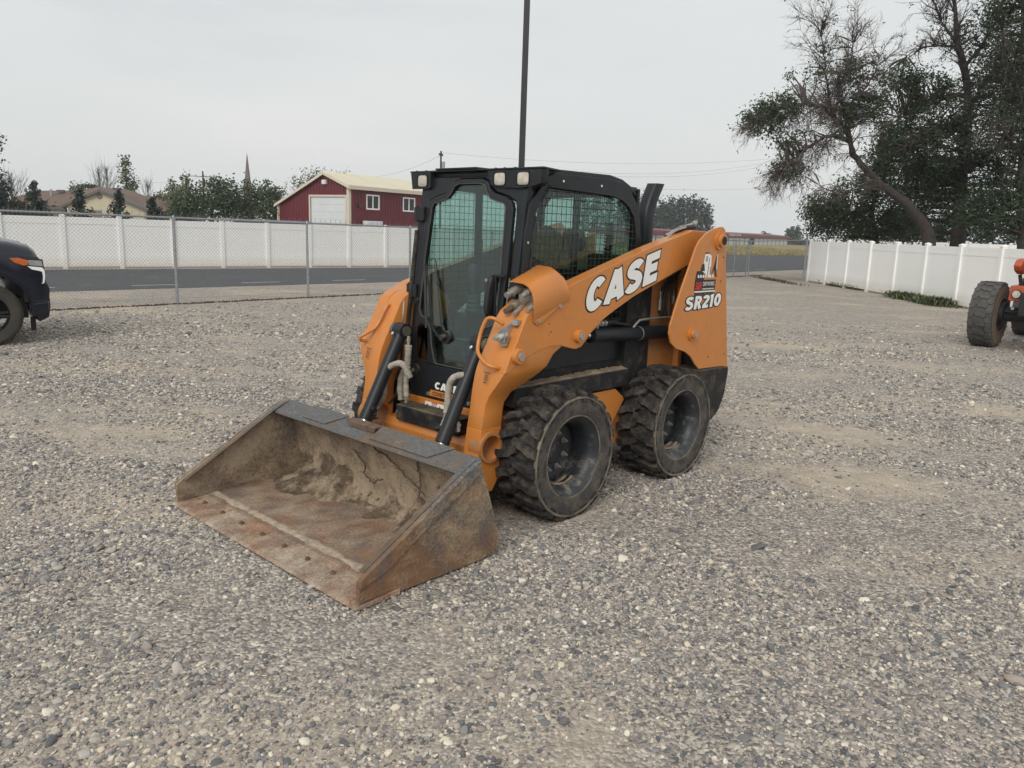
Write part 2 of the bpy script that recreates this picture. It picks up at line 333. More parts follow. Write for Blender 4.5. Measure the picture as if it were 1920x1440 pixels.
xs = list(np.arange(-14, 16.01, .25)); ys = list(np.arange(.5, 20, .25))
nx, ny = len(xs), len(ys)
def gh2(x, y):
    e_ = min(1, (x+14)/2, (16-x)/2, (y-.5)/1.0, (19.75-y)/2); return gh(x, y)*max(0, e_)
mb.add([(x, y, gh2(x, y)) for y in ys for x in xs], [(j*nx+i, j*nx+i+1, (j+1)*nx+i+1, (j+1)*nx+i) for j in range(ny-1) for i in range(nx-1)])
x0, x1, y0, y1 = xs[0], xs[-1], ys[0], ys[-1]
B = 900
for (a, b, c, d) in ((-B, B, -B, y0), (-B, x0, y0, y1), (x1, B, y0, y1), (-B, B, y1, B)):
    mb.add([(a, c, 0), (b, c, 0), (b, d, 0), (a, d, 0)], [(0, 1, 2, 3)])
tag(mb.build('gravel_yard', GRAVEL, smooth=3, weld=True), kind='structure')

# pebbles lying on the yard: one mass of real stones
def dirtness(x, y):
    return noise.noise((x*.5, y*.5, 11))*.6+noise.noise((x*1.7, y*1.7, 5))*.35+noise.noise(((x*.9-y*.43)*.30, (x*.43+y*.9)*1.5, 2))*.8+noise.noise((x*4.5, y*4.5, 8))*.22
def pebbles():
    P, S, R = [], [], []
    cells = [(2., 3.6, 6600, .0071), (3.6, 5.5, 4300, .0079), (5.5, 8., 2300, .0092), (8., 12., 1000, .0112), (12., 17.5, 380, .0140)]
    for (ya, yb, dens, sz) in cells:
        wa = (yb)*.69+.4; n = int(dens*(yb-ya)*2*wa)
        X = rng.uniform(-wa, wa, n); Y = rng.uniform(ya-.3, yb+.8, n); U = rng.uniform(0, 1, n)
        for x, y, u in zip(X, Y, U):
            if abs(x) > y*.69+.35: continue
            if y > 12 and u < (y-12)/6.3: continue
            if y > 13 and y > 16.4+1.09*(x+7.2)-.5: continue
            dn = dirtness(x, y)+.16*max(0, min(1, (x+.3)/2.5))
            if random.random() < max(0, min(.94, (dn+.02)*2.4)): continue
            s = sz*random.lognormvariate(0, .36)
            if random.random() < .004: s *= 2.0
            P.append((x, y, gh2(x, y)+s*random.uniform(-.15, .30))); S.append((s*random.uniform(.85, 1.35), s*random.uniform(.7, 1.), s*random.uniform(.35, .65)))
            R.append((random.gauss(0, .35), random.gauss(0, .35), random.uniform(0, 6.283)))
    return P, S, R
P_, S_, R_ = pebbles()
me = bpy.data.meshes.new('gravel_stones'); me.from_pydata(P_, [], [])
for nm, dat in (('psc', S_), ('prot', R_)):
    a = me.attributes.new(nm, 'FLOAT_VECTOR', 'POINT'); a.data.foreach_set('vector', np.array(dat, dtype=np.float32).ravel())
def stone_mat():
    m = bpy.data.materials.new('gravel_stone'); m.use_nodes = True; N, L = m.node_tree.nodes, m.node_tree.links; b = N['Principled BSDF']; b.inputs['Roughness'].default_value = .85; b.inputs['Specular IOR Level'].default_value = .3
    oi = N.new('ShaderNodeObjectInfo'); r = N.new('ShaderNodeValToRGB'); L.new(oi.outputs['Random'], r.inputs[0])
    E_ = r.color_ramp.elements; E_[0].position = 0; E_[0].color = (.105, .108, .115, 1); E_[1].position = 1; E_[1].color = (.74, .69, .59, 1)
    for p, c in ((.14, (.165, .165, .17, 1)), (.34, (.265, .255, .248, 1)), (.5, (.32, .27, .245, 1)), (.66, (.40, .355, .30, 1)), (.82, (.43, .405, .37, 1)), (.93, (.58, .51, .40, 1))): q = E_.new(p); q.color = c
    t = N.new('ShaderNodeTexCoord'); n = N.new('ShaderNodeTexNoise'); n.inputs['Scale'].default_value = 2.5; n.inputs['Detail'].default_value = 4; L.new(t.outputs['Object'], n.inputs[0])
    hv = N.new('ShaderNodeHueSaturation'); mr = N.new('ShaderNodeMapRange'); mr.inputs[3].default_value = .75; mr.inputs[4].default_value = 1.25; L.new(n.outputs[0], mr.inputs[0]); L.new(mr.outputs[0], hv.inputs['Value']); L.new(r.outputs[0], hv.inputs['Color']); L.new(hv.outputs[0], b.inputs['Base Color'])
    return m
STONE = stone_mat()
ng = bpy.data.node_groups.new('stones', 'GeometryNodeTree')
ng.interface.new_socket('Geometry', in_out='INPUT', socket_type='NodeSocketGeometry'); ng.interface.new_socket('Geometry', in_out='OUTPUT', socket_type='NodeSocketGeometry')
GN, GL = ng.nodes, ng.links
gi = GN.new('NodeGroupInput'); go = GN.new('NodeGroupOutput')
g2i = GN.new('GeometryNodeGeometryToInstance')
for k in range(5):
    ico = GN.new('GeometryNodeMeshIcoSphere'); ico.inputs['Radius'].default_value = 1; ico.inputs['Subdivisions'].default_value = 2
    sp = GN.new('GeometryNodeSetPosition'); nz = GN.new('ShaderNodeTexNoise'); nz.noise_dimensions = '4D'; nz.inputs['W'].default_value = k*7.3; nz.inputs['Scale'].default_value = .9; nz.inputs['Detail'].default_value = 1
    vm = GN.new('ShaderNodeVectorMath'); vm.operation = 'SUBTRACT'; vm.inputs[1].default_value = (.5, .5, .5)
    v2 = GN.new('ShaderNodeVectorMath'); v2.operation = 'SCALE'; v2.inputs['Scale'].default_value = 1.5
    GL.new(nz.outputs['Color'], vm.inputs[0]); GL.new(vm.outputs[0], v2.inputs[0]); GL.new(v2.outputs[0], sp.inputs['Offset']); GL.new(ico.outputs['Mesh'], sp.inputs['Geometry'])
    ss = GN.new('GeometryNodeSetShadeSmooth'); GL.new(sp.outputs[0], ss.inputs[0])
    sm_ = GN.new('GeometryNodeSetMaterial'); sm_.inputs['Material'].default_value = STONE; GL.new(ss.outputs[0], sm_.inputs[0]); GL.new(sm_.outputs[0], g2i.inputs[0])
iop = GN.new('GeometryNodeInstanceOnPoints'); iop.inputs['Pick Instance'].default_value = True
GL.new(gi.outputs[0], iop.inputs['Points']); GL.new(g2i.outputs[0], iop.inputs['Instance'])
for nm, sock in (('psc', 'Scale'), ('prot', 'Rotation')):
    na = GN.new('GeometryNodeInputNamedAttribute'); na.data_type = 'FLOAT_VECTOR'; na.inputs[0].default_value = nm; GL.new(na.outputs[0], iop.inputs[sock])
ri = GN.new('FunctionNodeRandomValue'); ri.data_type = 'INT'; ri.inputs['Min'].default_value = 0 if 'Min' in ri.inputs else 0
for s_ in ri.inputs:
    if s_.name == 'Max' and s_.type == 'INT': s_.default_value = 4
    if s_.name == 'Min' and s_.type == 'INT': s_.default_value = 0
GL.new([o_ for o_ in ri.outputs if o_.type == 'INT'][0], iop.inputs['Instance Index'])
GL.new(iop.outputs[0], go.inputs[0])
so_ = link('gravel_stones', me); md = so_.modifiers.new('stones', 'NODES'); md.node_group = ng
tag(so_, 'loose grey and tan gravel stones covering the yard', 'gravel', kind='stuff')
print('pebbles', len(P_))

# road behind the chain link fence
ASPH = mat('asphalt', (.052, .055, .061), .9, var=.15, vs_=.8, bump=.3, bs=40, dust=(.12, .115, .11), dthr=.66, dsoft=.1, ds=.6)
def line(a, b, t): return Vector(a)+(Vector(b)-Vector(a))*t
NA, NB = gp(100, 547), gp(1363, 511)
FA, FB = gp(100, 506), gp(760, 502)
dN = (NB-NA).normalized()
road = [NA-dN*60, NB, gp(1503, 506), gp(1503, 506)+Vector((60, 18, 0)), gp(1506, 479)+Vector((60, 10, 0)), gp(1506, 479), gp(1363, 477.5), FB+dN*14, FB, FA, FA-(FB-FA).normalized()*50]
MB().prism([(p.x, p.y) for p in road], -.02, .006, 'Z').build('road', ASPH)['kind'] = 'structure'
mb = MB(); pN = Vector((-dN.y, dN.x, 0))
s0 = gp(292, 535)
for k in range(-3, 12):
    c = s0+dN*(k*3.05); a = c-dN*.62; b_ = c+dN*.62
    mb.add([a-pN*.05+Vector((0, 0, .010)), b_-pN*.05+Vector((0, 0, .010)), b_+pN*.05+Vector((0, 0, .010)), a+pN*.05+Vector((0, 0, .010))], [(0, 1, 2, 3)])
mb.build('road_marking', mat('road_paint', (.5, .5, .48), .8))['kind'] = 'structure'
# dry field beyond the road
DRYG = mat('dry_field_soil', (.30, .23, .11), 1, var=.3, vs_=.4, dust=(.20, .19, .08), dthr=.52, ds=.25, bump=1, bs=4)
fld = [gp(1363, 477.5), gp(1506, 479), gp(1506, 479)+Vector((90, 12, 0)), Vector((260, 330, 0)), Vector((-60, 330, 0)), FB+dN*14+Vector((-1, 2, 0))]
MB().prism([(p.x, p.y) for p in fld], -.02, .008, 'Z').build('dry_field', DRYG)['kind'] = 'structure'
mb = MB()
fa, fb = gp(1363, 477.5), gp(1506, 479)
for i in range(9000):
    t = random.uniform(-.6, 1.7); dd = random.random()**1.7*38
    p = fa+(fb-fa)*t+Vector((random.uniform(-2, 2), 1+dd, 0)); h = random.uniform(.15, .42); w = random.uniform(.10, .25); a = random.uniform(0, PI)
    u = Vector((math.cos(a), math.sin(a), 0))*w; l = Vector((random.uniform(-.1, .1), random.uniform(-.1, .1), h))
    mb.add([p-u, p+u, p+u*.6+l, p-u*.5+l*.9], [(0, 1, 2, 3)])
tag(mb.build('dry_grass', mat('dry_grass', (.36, .28, .14), .95, var=.3, vs_=.5, col2=(.27, .26, .11), island=.25)), 'tall dry yellow grass beyond the road', 'grass', kind='stuff')
MARK_SETTING_DONE = True

# ================================================================== SKID STEER LOADER
LD = thing('skid_steer_loader', 'orange and black skid steer loader with its dirty bucket down on the gravel', 'skid steer loader', (.1885, 5.7711, 0), -2.317)
def part(mb, name, m, smooth=None, bevel=0, parent=LD, seg=2, weld=False, label=None): return mb.build(name, m, parent, smooth, bevel, seg, weld, label)
def empty(name, parent, loc=(0, 0, 0), rz=0):
    o = bpy.data.objects.new(name, None); COL.objects.link(o); o.parent = parent; o.location = loc; o.rotation_euler = (0, 0, rz); o.empty_display_size = .1; return o

# ---- wheels (local: axle along Y, +Y is the outside, centre at origin)
def tyre_mesh():
    mb = MB()
    prof = [(-.13, .235), (-.150, .27), (-.158, .33), (-.150, .37), (-.125, .378), (0, .382), (.125, .378), (.146, .383), (.152, .372), (.158, .371), (.160, .366), (.155, .360), (.157, .33), (.152, .295), (.150, .272), (.143, .262), (.13, .255)]
    mb.lathe(prof, n=96, mi=0)
    mb.lathe([(.1585, .366), (.1580, .35), (.1578, .33), (.1530, .295), (.1510, .272), (.144, .264)], n=96, mi=2)
    # rim protector ridge (dusty)
    mb.lathe([(.150, .366), (.162, .368), (.166, .374), (.163, .381), (.150, .383)], n=96, mi=1)
    nl = 21; rg = random.Random(4)
    for side in (1, -1):
        for k in range(nl):
            a0 = 2*PI*(k+(.5 if side < 0 else 0))/nl
            # footprint in (y, arc offset): chevron lug
            jt = lambda: rg.uniform(-.0035, .0035)
            ce = [(.158, .004), (.118, .010), (.070, .030), (.028, .036), (-.018, .064)]
            hw = [.031, .027, .022, .022, .017]
            top, bot = [], []
            for (y, s_), w in zip(ce, hw):
                rt = .421 if y < .13 else .408
                for e_ in (1, -1):
                    sA = (s_+w*e_+jt()); sB = (s_+(w+.006)*e_)
                    yt = y*.985 if y > .13 else y; yb = y*1.0 if y < .13 else .163
                    rb = .370 if y < .13 else .350
                    if y < 0: yb = y-.006
                    top.append((sA, yt, rt+rg.uniform(-.004, .002))); bot.append((sB, yb, rb))
            def W(s_, y, r): a = a0+s_/.41; return (r*math.cos(a), y*side, r*math.sin(a))
            V = [W(*p) for p in top]+[W(*p) for p in bot]; n = len(ce); Fs = []
            for i in range(n-1):
                a, b, c, d = 2*i, 2*i+1, 2*i+3, 2*i+2; Fs.append((a, b, c, d))
                Fs.append((a, d, d+2*n, a+2*n)); Fs.append((c, b, b+2*n, c+2*n))
            Fs.append((1, 0, 2*n, 2*n+1)); Fs.append((2*n-2, 2*n-1, 4*n-1, 4*n-2))
            mb.add(V, Fs, 0)
            # raised sipe rib down the shoulder between lugs
    return mb.mesh('tyre', [RUBBER, RUBBER_R, mat('tyre_side_brown_dust', (.035, .035, .036), .8, var=.3, dust=(.17, .135, .10), dthr=.60, dsoft=.2, ds=11)], smooth=math.radians(30), weld=False)
TY = tyre_mesh()
def rim_mesh():
    mb = MB()
    prof = [(-.128, .245), (-.12, .225), (-.05, .215), (.02, .205), (.06, .20), (.10, .215), (.118, .228), (.128, .240), (.140, .252), (.146, .256), (.146, .262), (.128, .262)]
    mb.lathe(prof, n=72)
    mb.lathe([(-.055, .215), (-.035, .20), (-.035, .165), (-.045, .150), (-.045, .085), (-.03, .075), (-.03, .001)], n=48)
    mb.lathe([(.140, .255), (.149, .257), (.150, .265), (.143, .272)], n=72, mi=1)
    return mb.mesh('rim', [RIMM, RUBBER_R], smooth=math.radians(35))
RM = rim_mesh()
nm_ = MB().cyl((0, 0, 0), (0, .010, 0), .019, 12).cyl((0, .010, 0), (0, .028, 0), .0125, 6).cyl((0, .028, 0), (0, .042, 0), .006, 8).mesh('wheel_nut', STEEL)
vlv = MB().tube([(.19, .03, .07), (.185, .07, .068)], .005, 6).mesh('valve_stem', STEEL)
mud = MB()
for k in range(9):
    a = random.gauss(-1.4, .5); r = .198; y = random.uniform(.0, .07); q = random.uniform(.02, .06); hh = random.uniform(.01, .035)
    ring = [((r-.002)*math.cos(a+q*1.6*math.cos(t)*random.uniform(.6, 1)/r), y+hh*math.sin(t)*random.uniform(.6, 1), (r-.002)*math.sin(a+q*1.6*math.cos(t)*random.uniform(.6, 1)/r)) for t in [2*PI*i/10 for i in range(10)]]
    c_ = (sum(p[0] for p in ring)/10*.97, y, sum(p[2] for p in ring)/10*.97); mud.add(ring+[c_], [(i, (i+1) % 10, 10) for i in range(10)])
MUDM = mat('dried_mud', (.26, .20, .14), .95, var=.3, vs_=14, bump=.6, bs=60)
mudm = mud.mesh('dried_mud', MUDM, smooth=3)
for i, (sx, sy) in enumerate(((1, 1), (-1, 1), (1, -1), (-1, -1))):
    w = empty('wheel', LD, (.633*sx, .730*sy, .402), 0 if sy > 0 else PI)
    spin = random.uniform(0, 6.28)
    def sub(nm, me_, ry=0, loc=(0, 0, 0)):
        o = link(nm, me_, w); o.rotation_euler = (0, ry, 0); o.location = loc; return o
    sub('tyre', TY, spin); sub('rim', RM, spin)
    for k in range(8):
        a = 2*PI*k/8+.35; sub('wheel_nut', nm_, 0, (.122*math.cos(a), -.043, .122*math.sin(a)))
    sub('valve_stem', vlv); tag(sub('dried_mud', mudm), kind='stuff')

# ---- chassis
mb = MB().box(-.95, .86, -.56, .56, .26, .62)
part(mb, 'chassis', ORANGE_D, bevel=.01)
mb = MB()                                                             # orange front frame between the arm legs
mb.prism([(.80, .20), (1.04, .20), (1.085, .30), (1.085, .44), (1.06, .489), (.905, .50), (.898, .625), (.80, .625)], -.455, .455)
part(mb, 'front_frame', ORANGE, bevel=.008)
for s in (1, -1):
    mb = MB().box(-.30, .90, min(s*.50, s*.60), max(s*.50, s*.60), .70, .822)                      # black sill along the side
    part(mb, 'side_sill', BLACKD, bevel=.004)
    mb = MB(); nn, mm = 90, 8
    for i in range(nn+1):
        for j in range(mm+1):
            x = -.295+1.19*i/nn; y = .501+.096*j/mm; e_ = min(1, j/1.5, (mm-j)/1.5, i/2, (nn-i)/2)
            mb.v.append((x, s*y, .8225+e_*max(0, .010*(1-j/mm)+.016*noise.noise((x*9, y*14, 2+s))+.010*noise.noise((x*31, y*40, 5))+.003)))
    mb.f = [(i*(mm+1)+j, i*(mm+1)+j+1, (i+1)*(mm+1)+j+1, (i+1)*(mm+1)+j) for i in range(nn) for j in range(mm)]; mb.m = [0]*len(mb.f)
    part(mb, 'dried_mud', MUDM, parent=LD, smooth=3)
    mb = MB().box(-.42, .80, min(s*.47, s*.50), max(s*.47, s*.50), .60, 1.16)                      # lower cab side panel
    part(mb, 'lower_side_panel', BLACKD, bevel=.004)
    mb = MB().box(-.60, -.30, min(s*.48, s*.565), max(s*.48, s*.565), .50, 1.45)
    part(mb, 'rear_post', BLACKD, bevel=.006)
    mb = MB().prism([(-.05, .30), (.28, .30), (.22, .62), (.10, .685), (-.18, .685), (-.30, .60)], min(s*.56, s*.585), max(s*.56, s*.585))
    part(mb, 'axle_housing_plate', ORANGE, bevel=.004)
    cav = [(-.60, .70), (-.60, 1.02)]+arc(-.72, 1.12, .20, 0, 60, 6)+[(-.56, 1.36), (-.58, 1.47), (-1.32, 1.78), (-1.36, .70)]
    mb = MB().prism(cav, min(s*.53, s*.55), max(s*.53, s*.55)); part(mb, 'inner_tower_plate', ORANGE_D, bevel=.003)
    mb = MB().box(-1.02, -.97, min(s*.551, s*.60), max(s*.551, s*.60), .75, 1.52); part(mb, 'tower_rib', ORANGE_D, bevel=.004)
# engine cover, rear, bumper
mb = MB().prism([(-.45, .55), (-.45, 1.30), (-.75, 1.34), (-1.25, 1.28), (-1.36, 1.18), (-1.40, .55)], -.52, .52); part(mb, 'engine_cover', BLACKD, bevel=.02)
mb = MB().prism([(-.985, .60), (-.96, .74), (-.90, .772), (-1.43, .752), (-1.435, .70), (-1.40, .52), (-1.33, .40), (-1.22, .335), (-1.16, .34), (-1.09, .45)], -.80, .80)
part(mb, 'rear_bumper', BLACKD, bevel=.012)
# exhaust stack, flattened, bending back at the top
rings = []
for (x, z, hw, hd) in ((-.93, 1.25, .055, .10), (-.93, 1.72, .055, .10), (-.93, 1.90, .055, .10), (-.945, 1.98, .055, .10), (-.975, 2.05, .055, .102), (-1.015, 2.115, .055, .105), (-1.045, 2.165, .055, .105)):
    rings.append([(x+hd*.62*math.copysign(abs(math.cos(a))**.6, math.cos(a)), .245+hw*math.copysign(abs(math.sin(a))**.6, math.sin(a)), z) for a in [2*PI*k/20 for k in range(20)]])
part(MB().loft(rings), 'exhaust_stack', BLACK, smooth=SM)

# ---- rear towers (outer plate)
for s in (1, -1):
    pl = [(-.952, .777), (-1.30, .765), (-1.407, .745), (-1.20, 1.79)]+[(-1.19, 1.825), (-1.15, 1.848), (-1.11, 1.846), (-1.0, 1.828)]+[(-.90, 1.79), (-.82, 1.74), (-.77, 1.68), (-.745, 1.631), (-.583, 1.329), (-.50, 1.14), (-.495, 1.08), (-.53, 1.01), (-.60, .965), (-.73, .93), (-.82, .885), (-.89, .82)]
    part(MB().prism(pl, min(s*.785, s*.80), max(s*.785, s*.80)), 'tower_plate', ORANGE, bevel=.003)
    for (x, z, r) in ((-1.11, 1.745, .058), (-.80, 1.058, .040)):
        b_ = part(MB().cyl((x, s*.80, z), (x, s*.815, z), r*1.25, 28).cyl((x, s*.815, z), (x, s*.84, z), r*.85, 24), 'pivot_boss', ORANGE, smooth=SM, bevel=0)
        part(MB().cyl((x, s*.8405, z), (x, s*.846, z), r*.55, 16), 'pivot_pin', STEEL if r < .05 else BLACKD, parent=b_)
    mb = MB()
    for (x, z) in ((-1.19, 1.62), (-1.18, 1.44), (-1.08, .86), (-1.33, .86)): part(MB().cyl((x, s*.7995, z), (x, s*.8025, z), .006, 8), 'plate_hole_disc', BLK)  # solid black discs; the shade of the holes is put into their colour
part(MB().box(-1.16, -1.12, -.78, .78, .75, 1.60), 'rear_door', BLACKD, bevel=.01)

# ---- lift arms
BOOM = [(-1.20, 1.80), (-.89, 1.814), (-.30, 1.675), (.477, 1.463), (.729, 1.386), (.86, 1.325), (.912, 1.293), (.938, 1.256), (1.0, 1.135), (1.06, 1.04), (1.10, .951), (1.075, .948), (.985, .995), (.90, 1.03), (.80, 1.062), (.70, 1.078), (.60, 1.075), (.50, 1.05), (.446, 1.04), (.39, 1.05), (.345, 1.085), (.312, 1.122), (.245, 1.165), (.176, 1.211), (.04, 1.27), (-.177, 1.355), (-.814, 1.548), (-1.20, 1.655)]
KN = [(1.40, .66, .68, .46, .69), (1.345, .57, .82, .46, .697), (1.29, .5, .908, .46, .697), (1.25, .48, .938, .46, .697), (1.135, .50, .998, .46, .697), (1.08, .56, 1.03, .46, .697), (1.03, .66, 1.06, .46, .697), (.96, .72, 1.094, .46, .697), (.92, .77, 1.108, .46, .68), (.86, .86, 1.122, .46, .645), (.81, .94, 1.131, .46, .61), (.75, .975, 1.14, .46, .588), (.70, .985, 1.146, .46, .585), (.60, .992, 1.165, .46, .585)]
for s in (1, -1):
    arm = part(MB().prism(BOOM, min(s*.60, s*.70), max(s*.60, s*.70)), 'lift_arm', ORANGE, bevel=.004)
    rings = [[(x0_, s*a, z), (x1_, s*a, z), (x1_, s*b_, z), (x0_, s*b_, z)] for z, x0_, x1_, a, b_ in KN]
    part(MB().loft(rings), 'arm_knee', ORANGE, parent=arm, smooth=math.radians(25), bevel=.005)
    leg = [(.992, .601), (1.165, .601), (1.178, .50), (1.19, .43), (1.20, .33), (1.17, .22), (1.06, .20), (.99, .30), (1.0, .45)]
    part(MB().prism(leg, min(s*.46, s*.585), max(s*.46, s*.585), holes=[circ(1.095, .485, .078, 28)]), 'arm_leg', ORANGE, parent=arm, bevel=.004)
    part(MB().lathe([(s*.50, .076), (s*.606, .076), (s*.606, .094), (s*.50, .094)], (1.095, 0, .485), n=36, closed=True), 'tube_end', ORANGE_D, parent=arm, smooth=SM)
    for (x, z, r, m_) in ((1.0, 1.047, .046, STEEL), (.435, 1.123, .040, STEEL)):
        bo = .030 if s > 0 else .008
        b_ = part(MB().lathe([(s*.70, r*1.05), (s*(.70+bo), r), (s*(.703+bo), r*.93), (s*(.703+bo), 0.001)], (x, 0, z), n=30), 'pin_boss', ORANGE, parent=arm, smooth=SM)
        b_.name = 'pin_boss'
        part(MB().cyl((x, s*(.702+bo), z), (x, s*(.714+bo), z), r*.55, 20), 'pin', m_, parent=arm, smooth=SM)
    mb = MB()
    for (x, z) in ((.72, 1.22), (.70, 1.17)): part(MB().cyl((x, s*.6995, z), (x, s*.7022, z), .0045, 8), 'bolt_hole_disc', BLK, parent=arm)  # no real holes, black discs with the dark of a hole as colour
    # grab handle
    if s > 0: hp = [(1.005, .59, 1.222), (1.045, .55, 1.255), (1.06, .505, 1.25), (1.075, .48, 1.19), (1.095, .475, 1.12), (1.125, .50, 1.06), (1.142, .555, 1.02), (1.145, .61, .995), (1.125, .64, .985), (1.085, .645, .975)]
    else: hp = [(.92, -.56, 1.215), (.955, -.56, 1.235), (.985, -.56, 1.21), (1.02, -.575, 1.13), (1.06, -.585, 1.075), (1.115, -.60, 1.045), (1.145, -.625, 1.02), (1.14, -.635, .995), (1.10, -.63, .985)]
    part(MB().tube(smoothpath(hp, 4), .0115, 10), 'grab_handle', ORANGE, parent=arm, smooth=3)
    # hook symbol printed on the front of the leg
    xf = 1.1215 if s > 0 else 1.1215; mb = MB(); cy = s*.573; z0 = .905; fx = lambda z: 1.1105+(.96-z)*.31+.0025
    def qd(y0_, y1_, za, zb): mb.add([(fx(za), cy+y0_, za), (fx(za), cy+y1_, za), (fx(zb), cy+y1_, zb), (fx(zb), cy+y0_, zb)], [(0, 1, 2, 3)])
    qd(-.024, .024, .940, .9435)
    for k in range(5): qd(-.023+k*.011, -.020+k*.011, .9435, .950)
    qd(-.012, -.008, .896, .933); qd(.008, .012, .896, .933); qd(-.014, .014, .882, .886); qd(-.003, .003, .882, .896)
    for (za, zb, ya, yb) in ((.928, .931, -.006, .006), (.914, .917, -.006, .006), (.900, .903, -.006, .006), (.914, .93, -.006, -.003), (.901, .915, .003, .006)): qd(ya, yb, za, zb)
    part(mb, 'hook_symbol', BLK, parent=arm)
    # lift cylinder along the side
    lc = part(MB().cyl((.13, s*.585, 1.092), (-.95, s*.585, 1.043), .049, 28), 'lift_cylinder', BLACK, smooth=SM)
    part(MB().cyl((.22, s*.60, 1.098), (.125, s*.585, 1.092), .026, 20), 'cylinder_rod', CHROME, parent=lc, smooth=SM)
    part(MB().cyl((.15, s*.585, 1.093), (.12, s*.585, 1.0915), .052, 28), 'cylinder_gland', BLACK, parent=lc, smooth=SM)
    part(MB().box(.21, .40, min(s*.56, s*.60), max(s*.56, s*.60), 1.065, 1.15), 'cylinder_rod_eye', BLACKD, parent=lc, bevel=.01)
    part(MB().lathe([(-.003, .0495), (-.003, .0515), (.003, .0515), (.003, .0495)], (0, 0, 0), 'X', 28, closed=True), 'cable_tie', mat('pale_plastic', (.32, .31, .27), .6), parent=lc).location = (-.42, s*.585, 1.067)
    part(MB().tube(smoothpath([(.02, s*.585, 1.165), (-.03, s*.585, 1.168), (-.12, s*.575, 1.165), (-.25, s*.56, 1.14), (-.40, s*.555, 1.12)]), .014, 8), 'hydraulic_hose', HOSE, parent=lc, smooth=3)
    part(MB().cyl((.075, s*.585, 1.165), (-.02, s*.585, 1.167), .015, 10).cyl((.05, s*.585, 1.166), (.03, s*.585, 1.166), .021, 8).cyl((.005, s*.585, 1.166), (-.015, s*.585, 1.166), .021, 8).cyl((.085, s*.585, 1.11), (.085, s*.585, 1.175), .016, 10), 'hose_fitting', STEEL, parent=lc, smooth=SM)
    part(MB().tube(smoothpath([(-.33, s*.60, 1.115), (-.39, s*.60, 1.155), (-.44, s*.60, 1.165), (-.7, s*.60, 1.165), (-.95, s*.60, 1.155)]), .009, 8), 'hydraulic_pipe', STEEL, parent=lc, smooth=3)
    mb = MB()
    for k in range(5):
        x0_ = -.72-.045*k; mb.tube(smoothpath([(x0_, s*.575, 1.16), (x0_+.03*math.sin(k), s*.58, 1.26), (x0_-.02, s*.565, 1.38+.02*k), (x0_-.10, s*.57, 1.46+.015*k)]), .009, 6)
    mb.tube(smoothpath([(-.52, s*.58, 1.47), (-.62, s*.585, 1.455), (-.75, s*.58, 1.475), (-.9, s*.58, 1.52)]), .012, 6)
    part(mb, 'hydraulic_hose', HOSE, smooth=3)
    part(MB().cyl((-.70, s*.575, 1.22), (-.70, s*.575, 1.30), .012, 8).cyl((-.70, s*.575, 1.30), (-.70, s*.575, 1.36), .008, 8), 'hose_fitting', STEEL, smooth=SM)
    part(MB().cyl((-.88, s*.575, 1.26), (-.88, s*.575, 1.32), .012, 8), 'hose_fitting', STEEL, smooth=SM)
    # tilt cylinder
    top, bot = Vector((.985, s*.38, 1.078)), Vector((1.292, s*.382, .505)); ax = (bot-top).normalized()
    tcyl = part(MB().cyl(top+ax*.03, bot, .043, 28), 'tilt_cylinder', BLACK, smooth=SM)
    part(MB().cyl((top.x, s*.335, top.z), (top.x, s*.425, top.z), .052, 28).cyl((top.x, s*.332, top.z), (top.x, s*.335, top.z), .044, 24), 'cylinder_eye', BLACK, parent=tcyl, smooth=SM)
    part(MB().cyl((top.x, s*.325, top.z), (top.x, s*.333, top.z), .034, 20).cyl((top.x, s*.425, top.z), (top.x, s*.46, top.z), .045, 20), 'pivot_pin', mat('greased_pin', (.16, .14, .10), .5, metal=.5), parent=tcyl, smooth=SM)
    part(MB().cyl(top+ax*.055+Vector((.042, 0, .028)), top+ax*.055+Vector((.056, 0, .038)), .012, 6), 'bolt', CHROME, parent=tcyl)
    part(MB().cyl(bot, bot+ax*.17, .022, 20), 'cylinder_rod', CHROME, parent=tcyl, smooth=SM)
    part(MB().cyl(bot-ax*.05, bot+ax*.004, .0455, 28), 'cylinder_gland', BLACK, parent=tcyl, smooth=SM)
    part(MB().cyl(bot-ax*.09-Vector((0, s*.03, 0)), bot-ax*.09-Vector((-.02, s*.075, .01)), .018, 12), 'hose_port', BLACK, parent=tcyl, smooth=SM)
# hoses in fabric sleeves
def sleeve(pts, r, nm='sleeved_hose'):
    P = smoothpath(pts, 7); rr = [r*(1+.22*noise.noise((i*.55, r*900, len(P)))+.10*noise.noise((i*1.7, 3, r*500))) for i in range(len(P))]
    return part(MB().tube(P, r, 12, radii=rr), nm, SLEEVE, smooth=3)
def fitting(p, q, r=.011):
    p, q = Vector(p), Vector(q); m_ = (p+q)/2; part(MB().cyl(p, q, r, 10).cyl(p+(q-p)*.25, p+(q-p)*.45, r*1.4, 6), 'hose_fitting', STEEL, smooth=SM)
sleeve([(1.06, -.20, .79), (1.10, -.225, .875), (1.11, -.29, .872), (1.115, -.355, .835), (1.12, -.395, .755), (1.12, -.405, .65), (1.14, -.43, .575)], .0215)
fitting((1.14, -.43, .575), (1.175, -.42, .525)); fitting((1.175, -.42, .525), (1.20, -.40, .545), .013)
sleeve([(1.0, -.292, .99), (1.0, -.296, .925), (1.0, -.31, .84), (1.0, -.36, .765), (1.0, -.375, .69), (1.0, -.37, .60)], .0225)
fitting((1.0, -.29, 1.05), (1.0, -.292, .98)); sleeve([(1.02, -.27, .85), (1.02, -.287, .78), (1.02, -.29, .70), (1.02, -.285, .64)], .018); fitting((1.02, -.285, .65), (1.02, -.285, .585), .015)
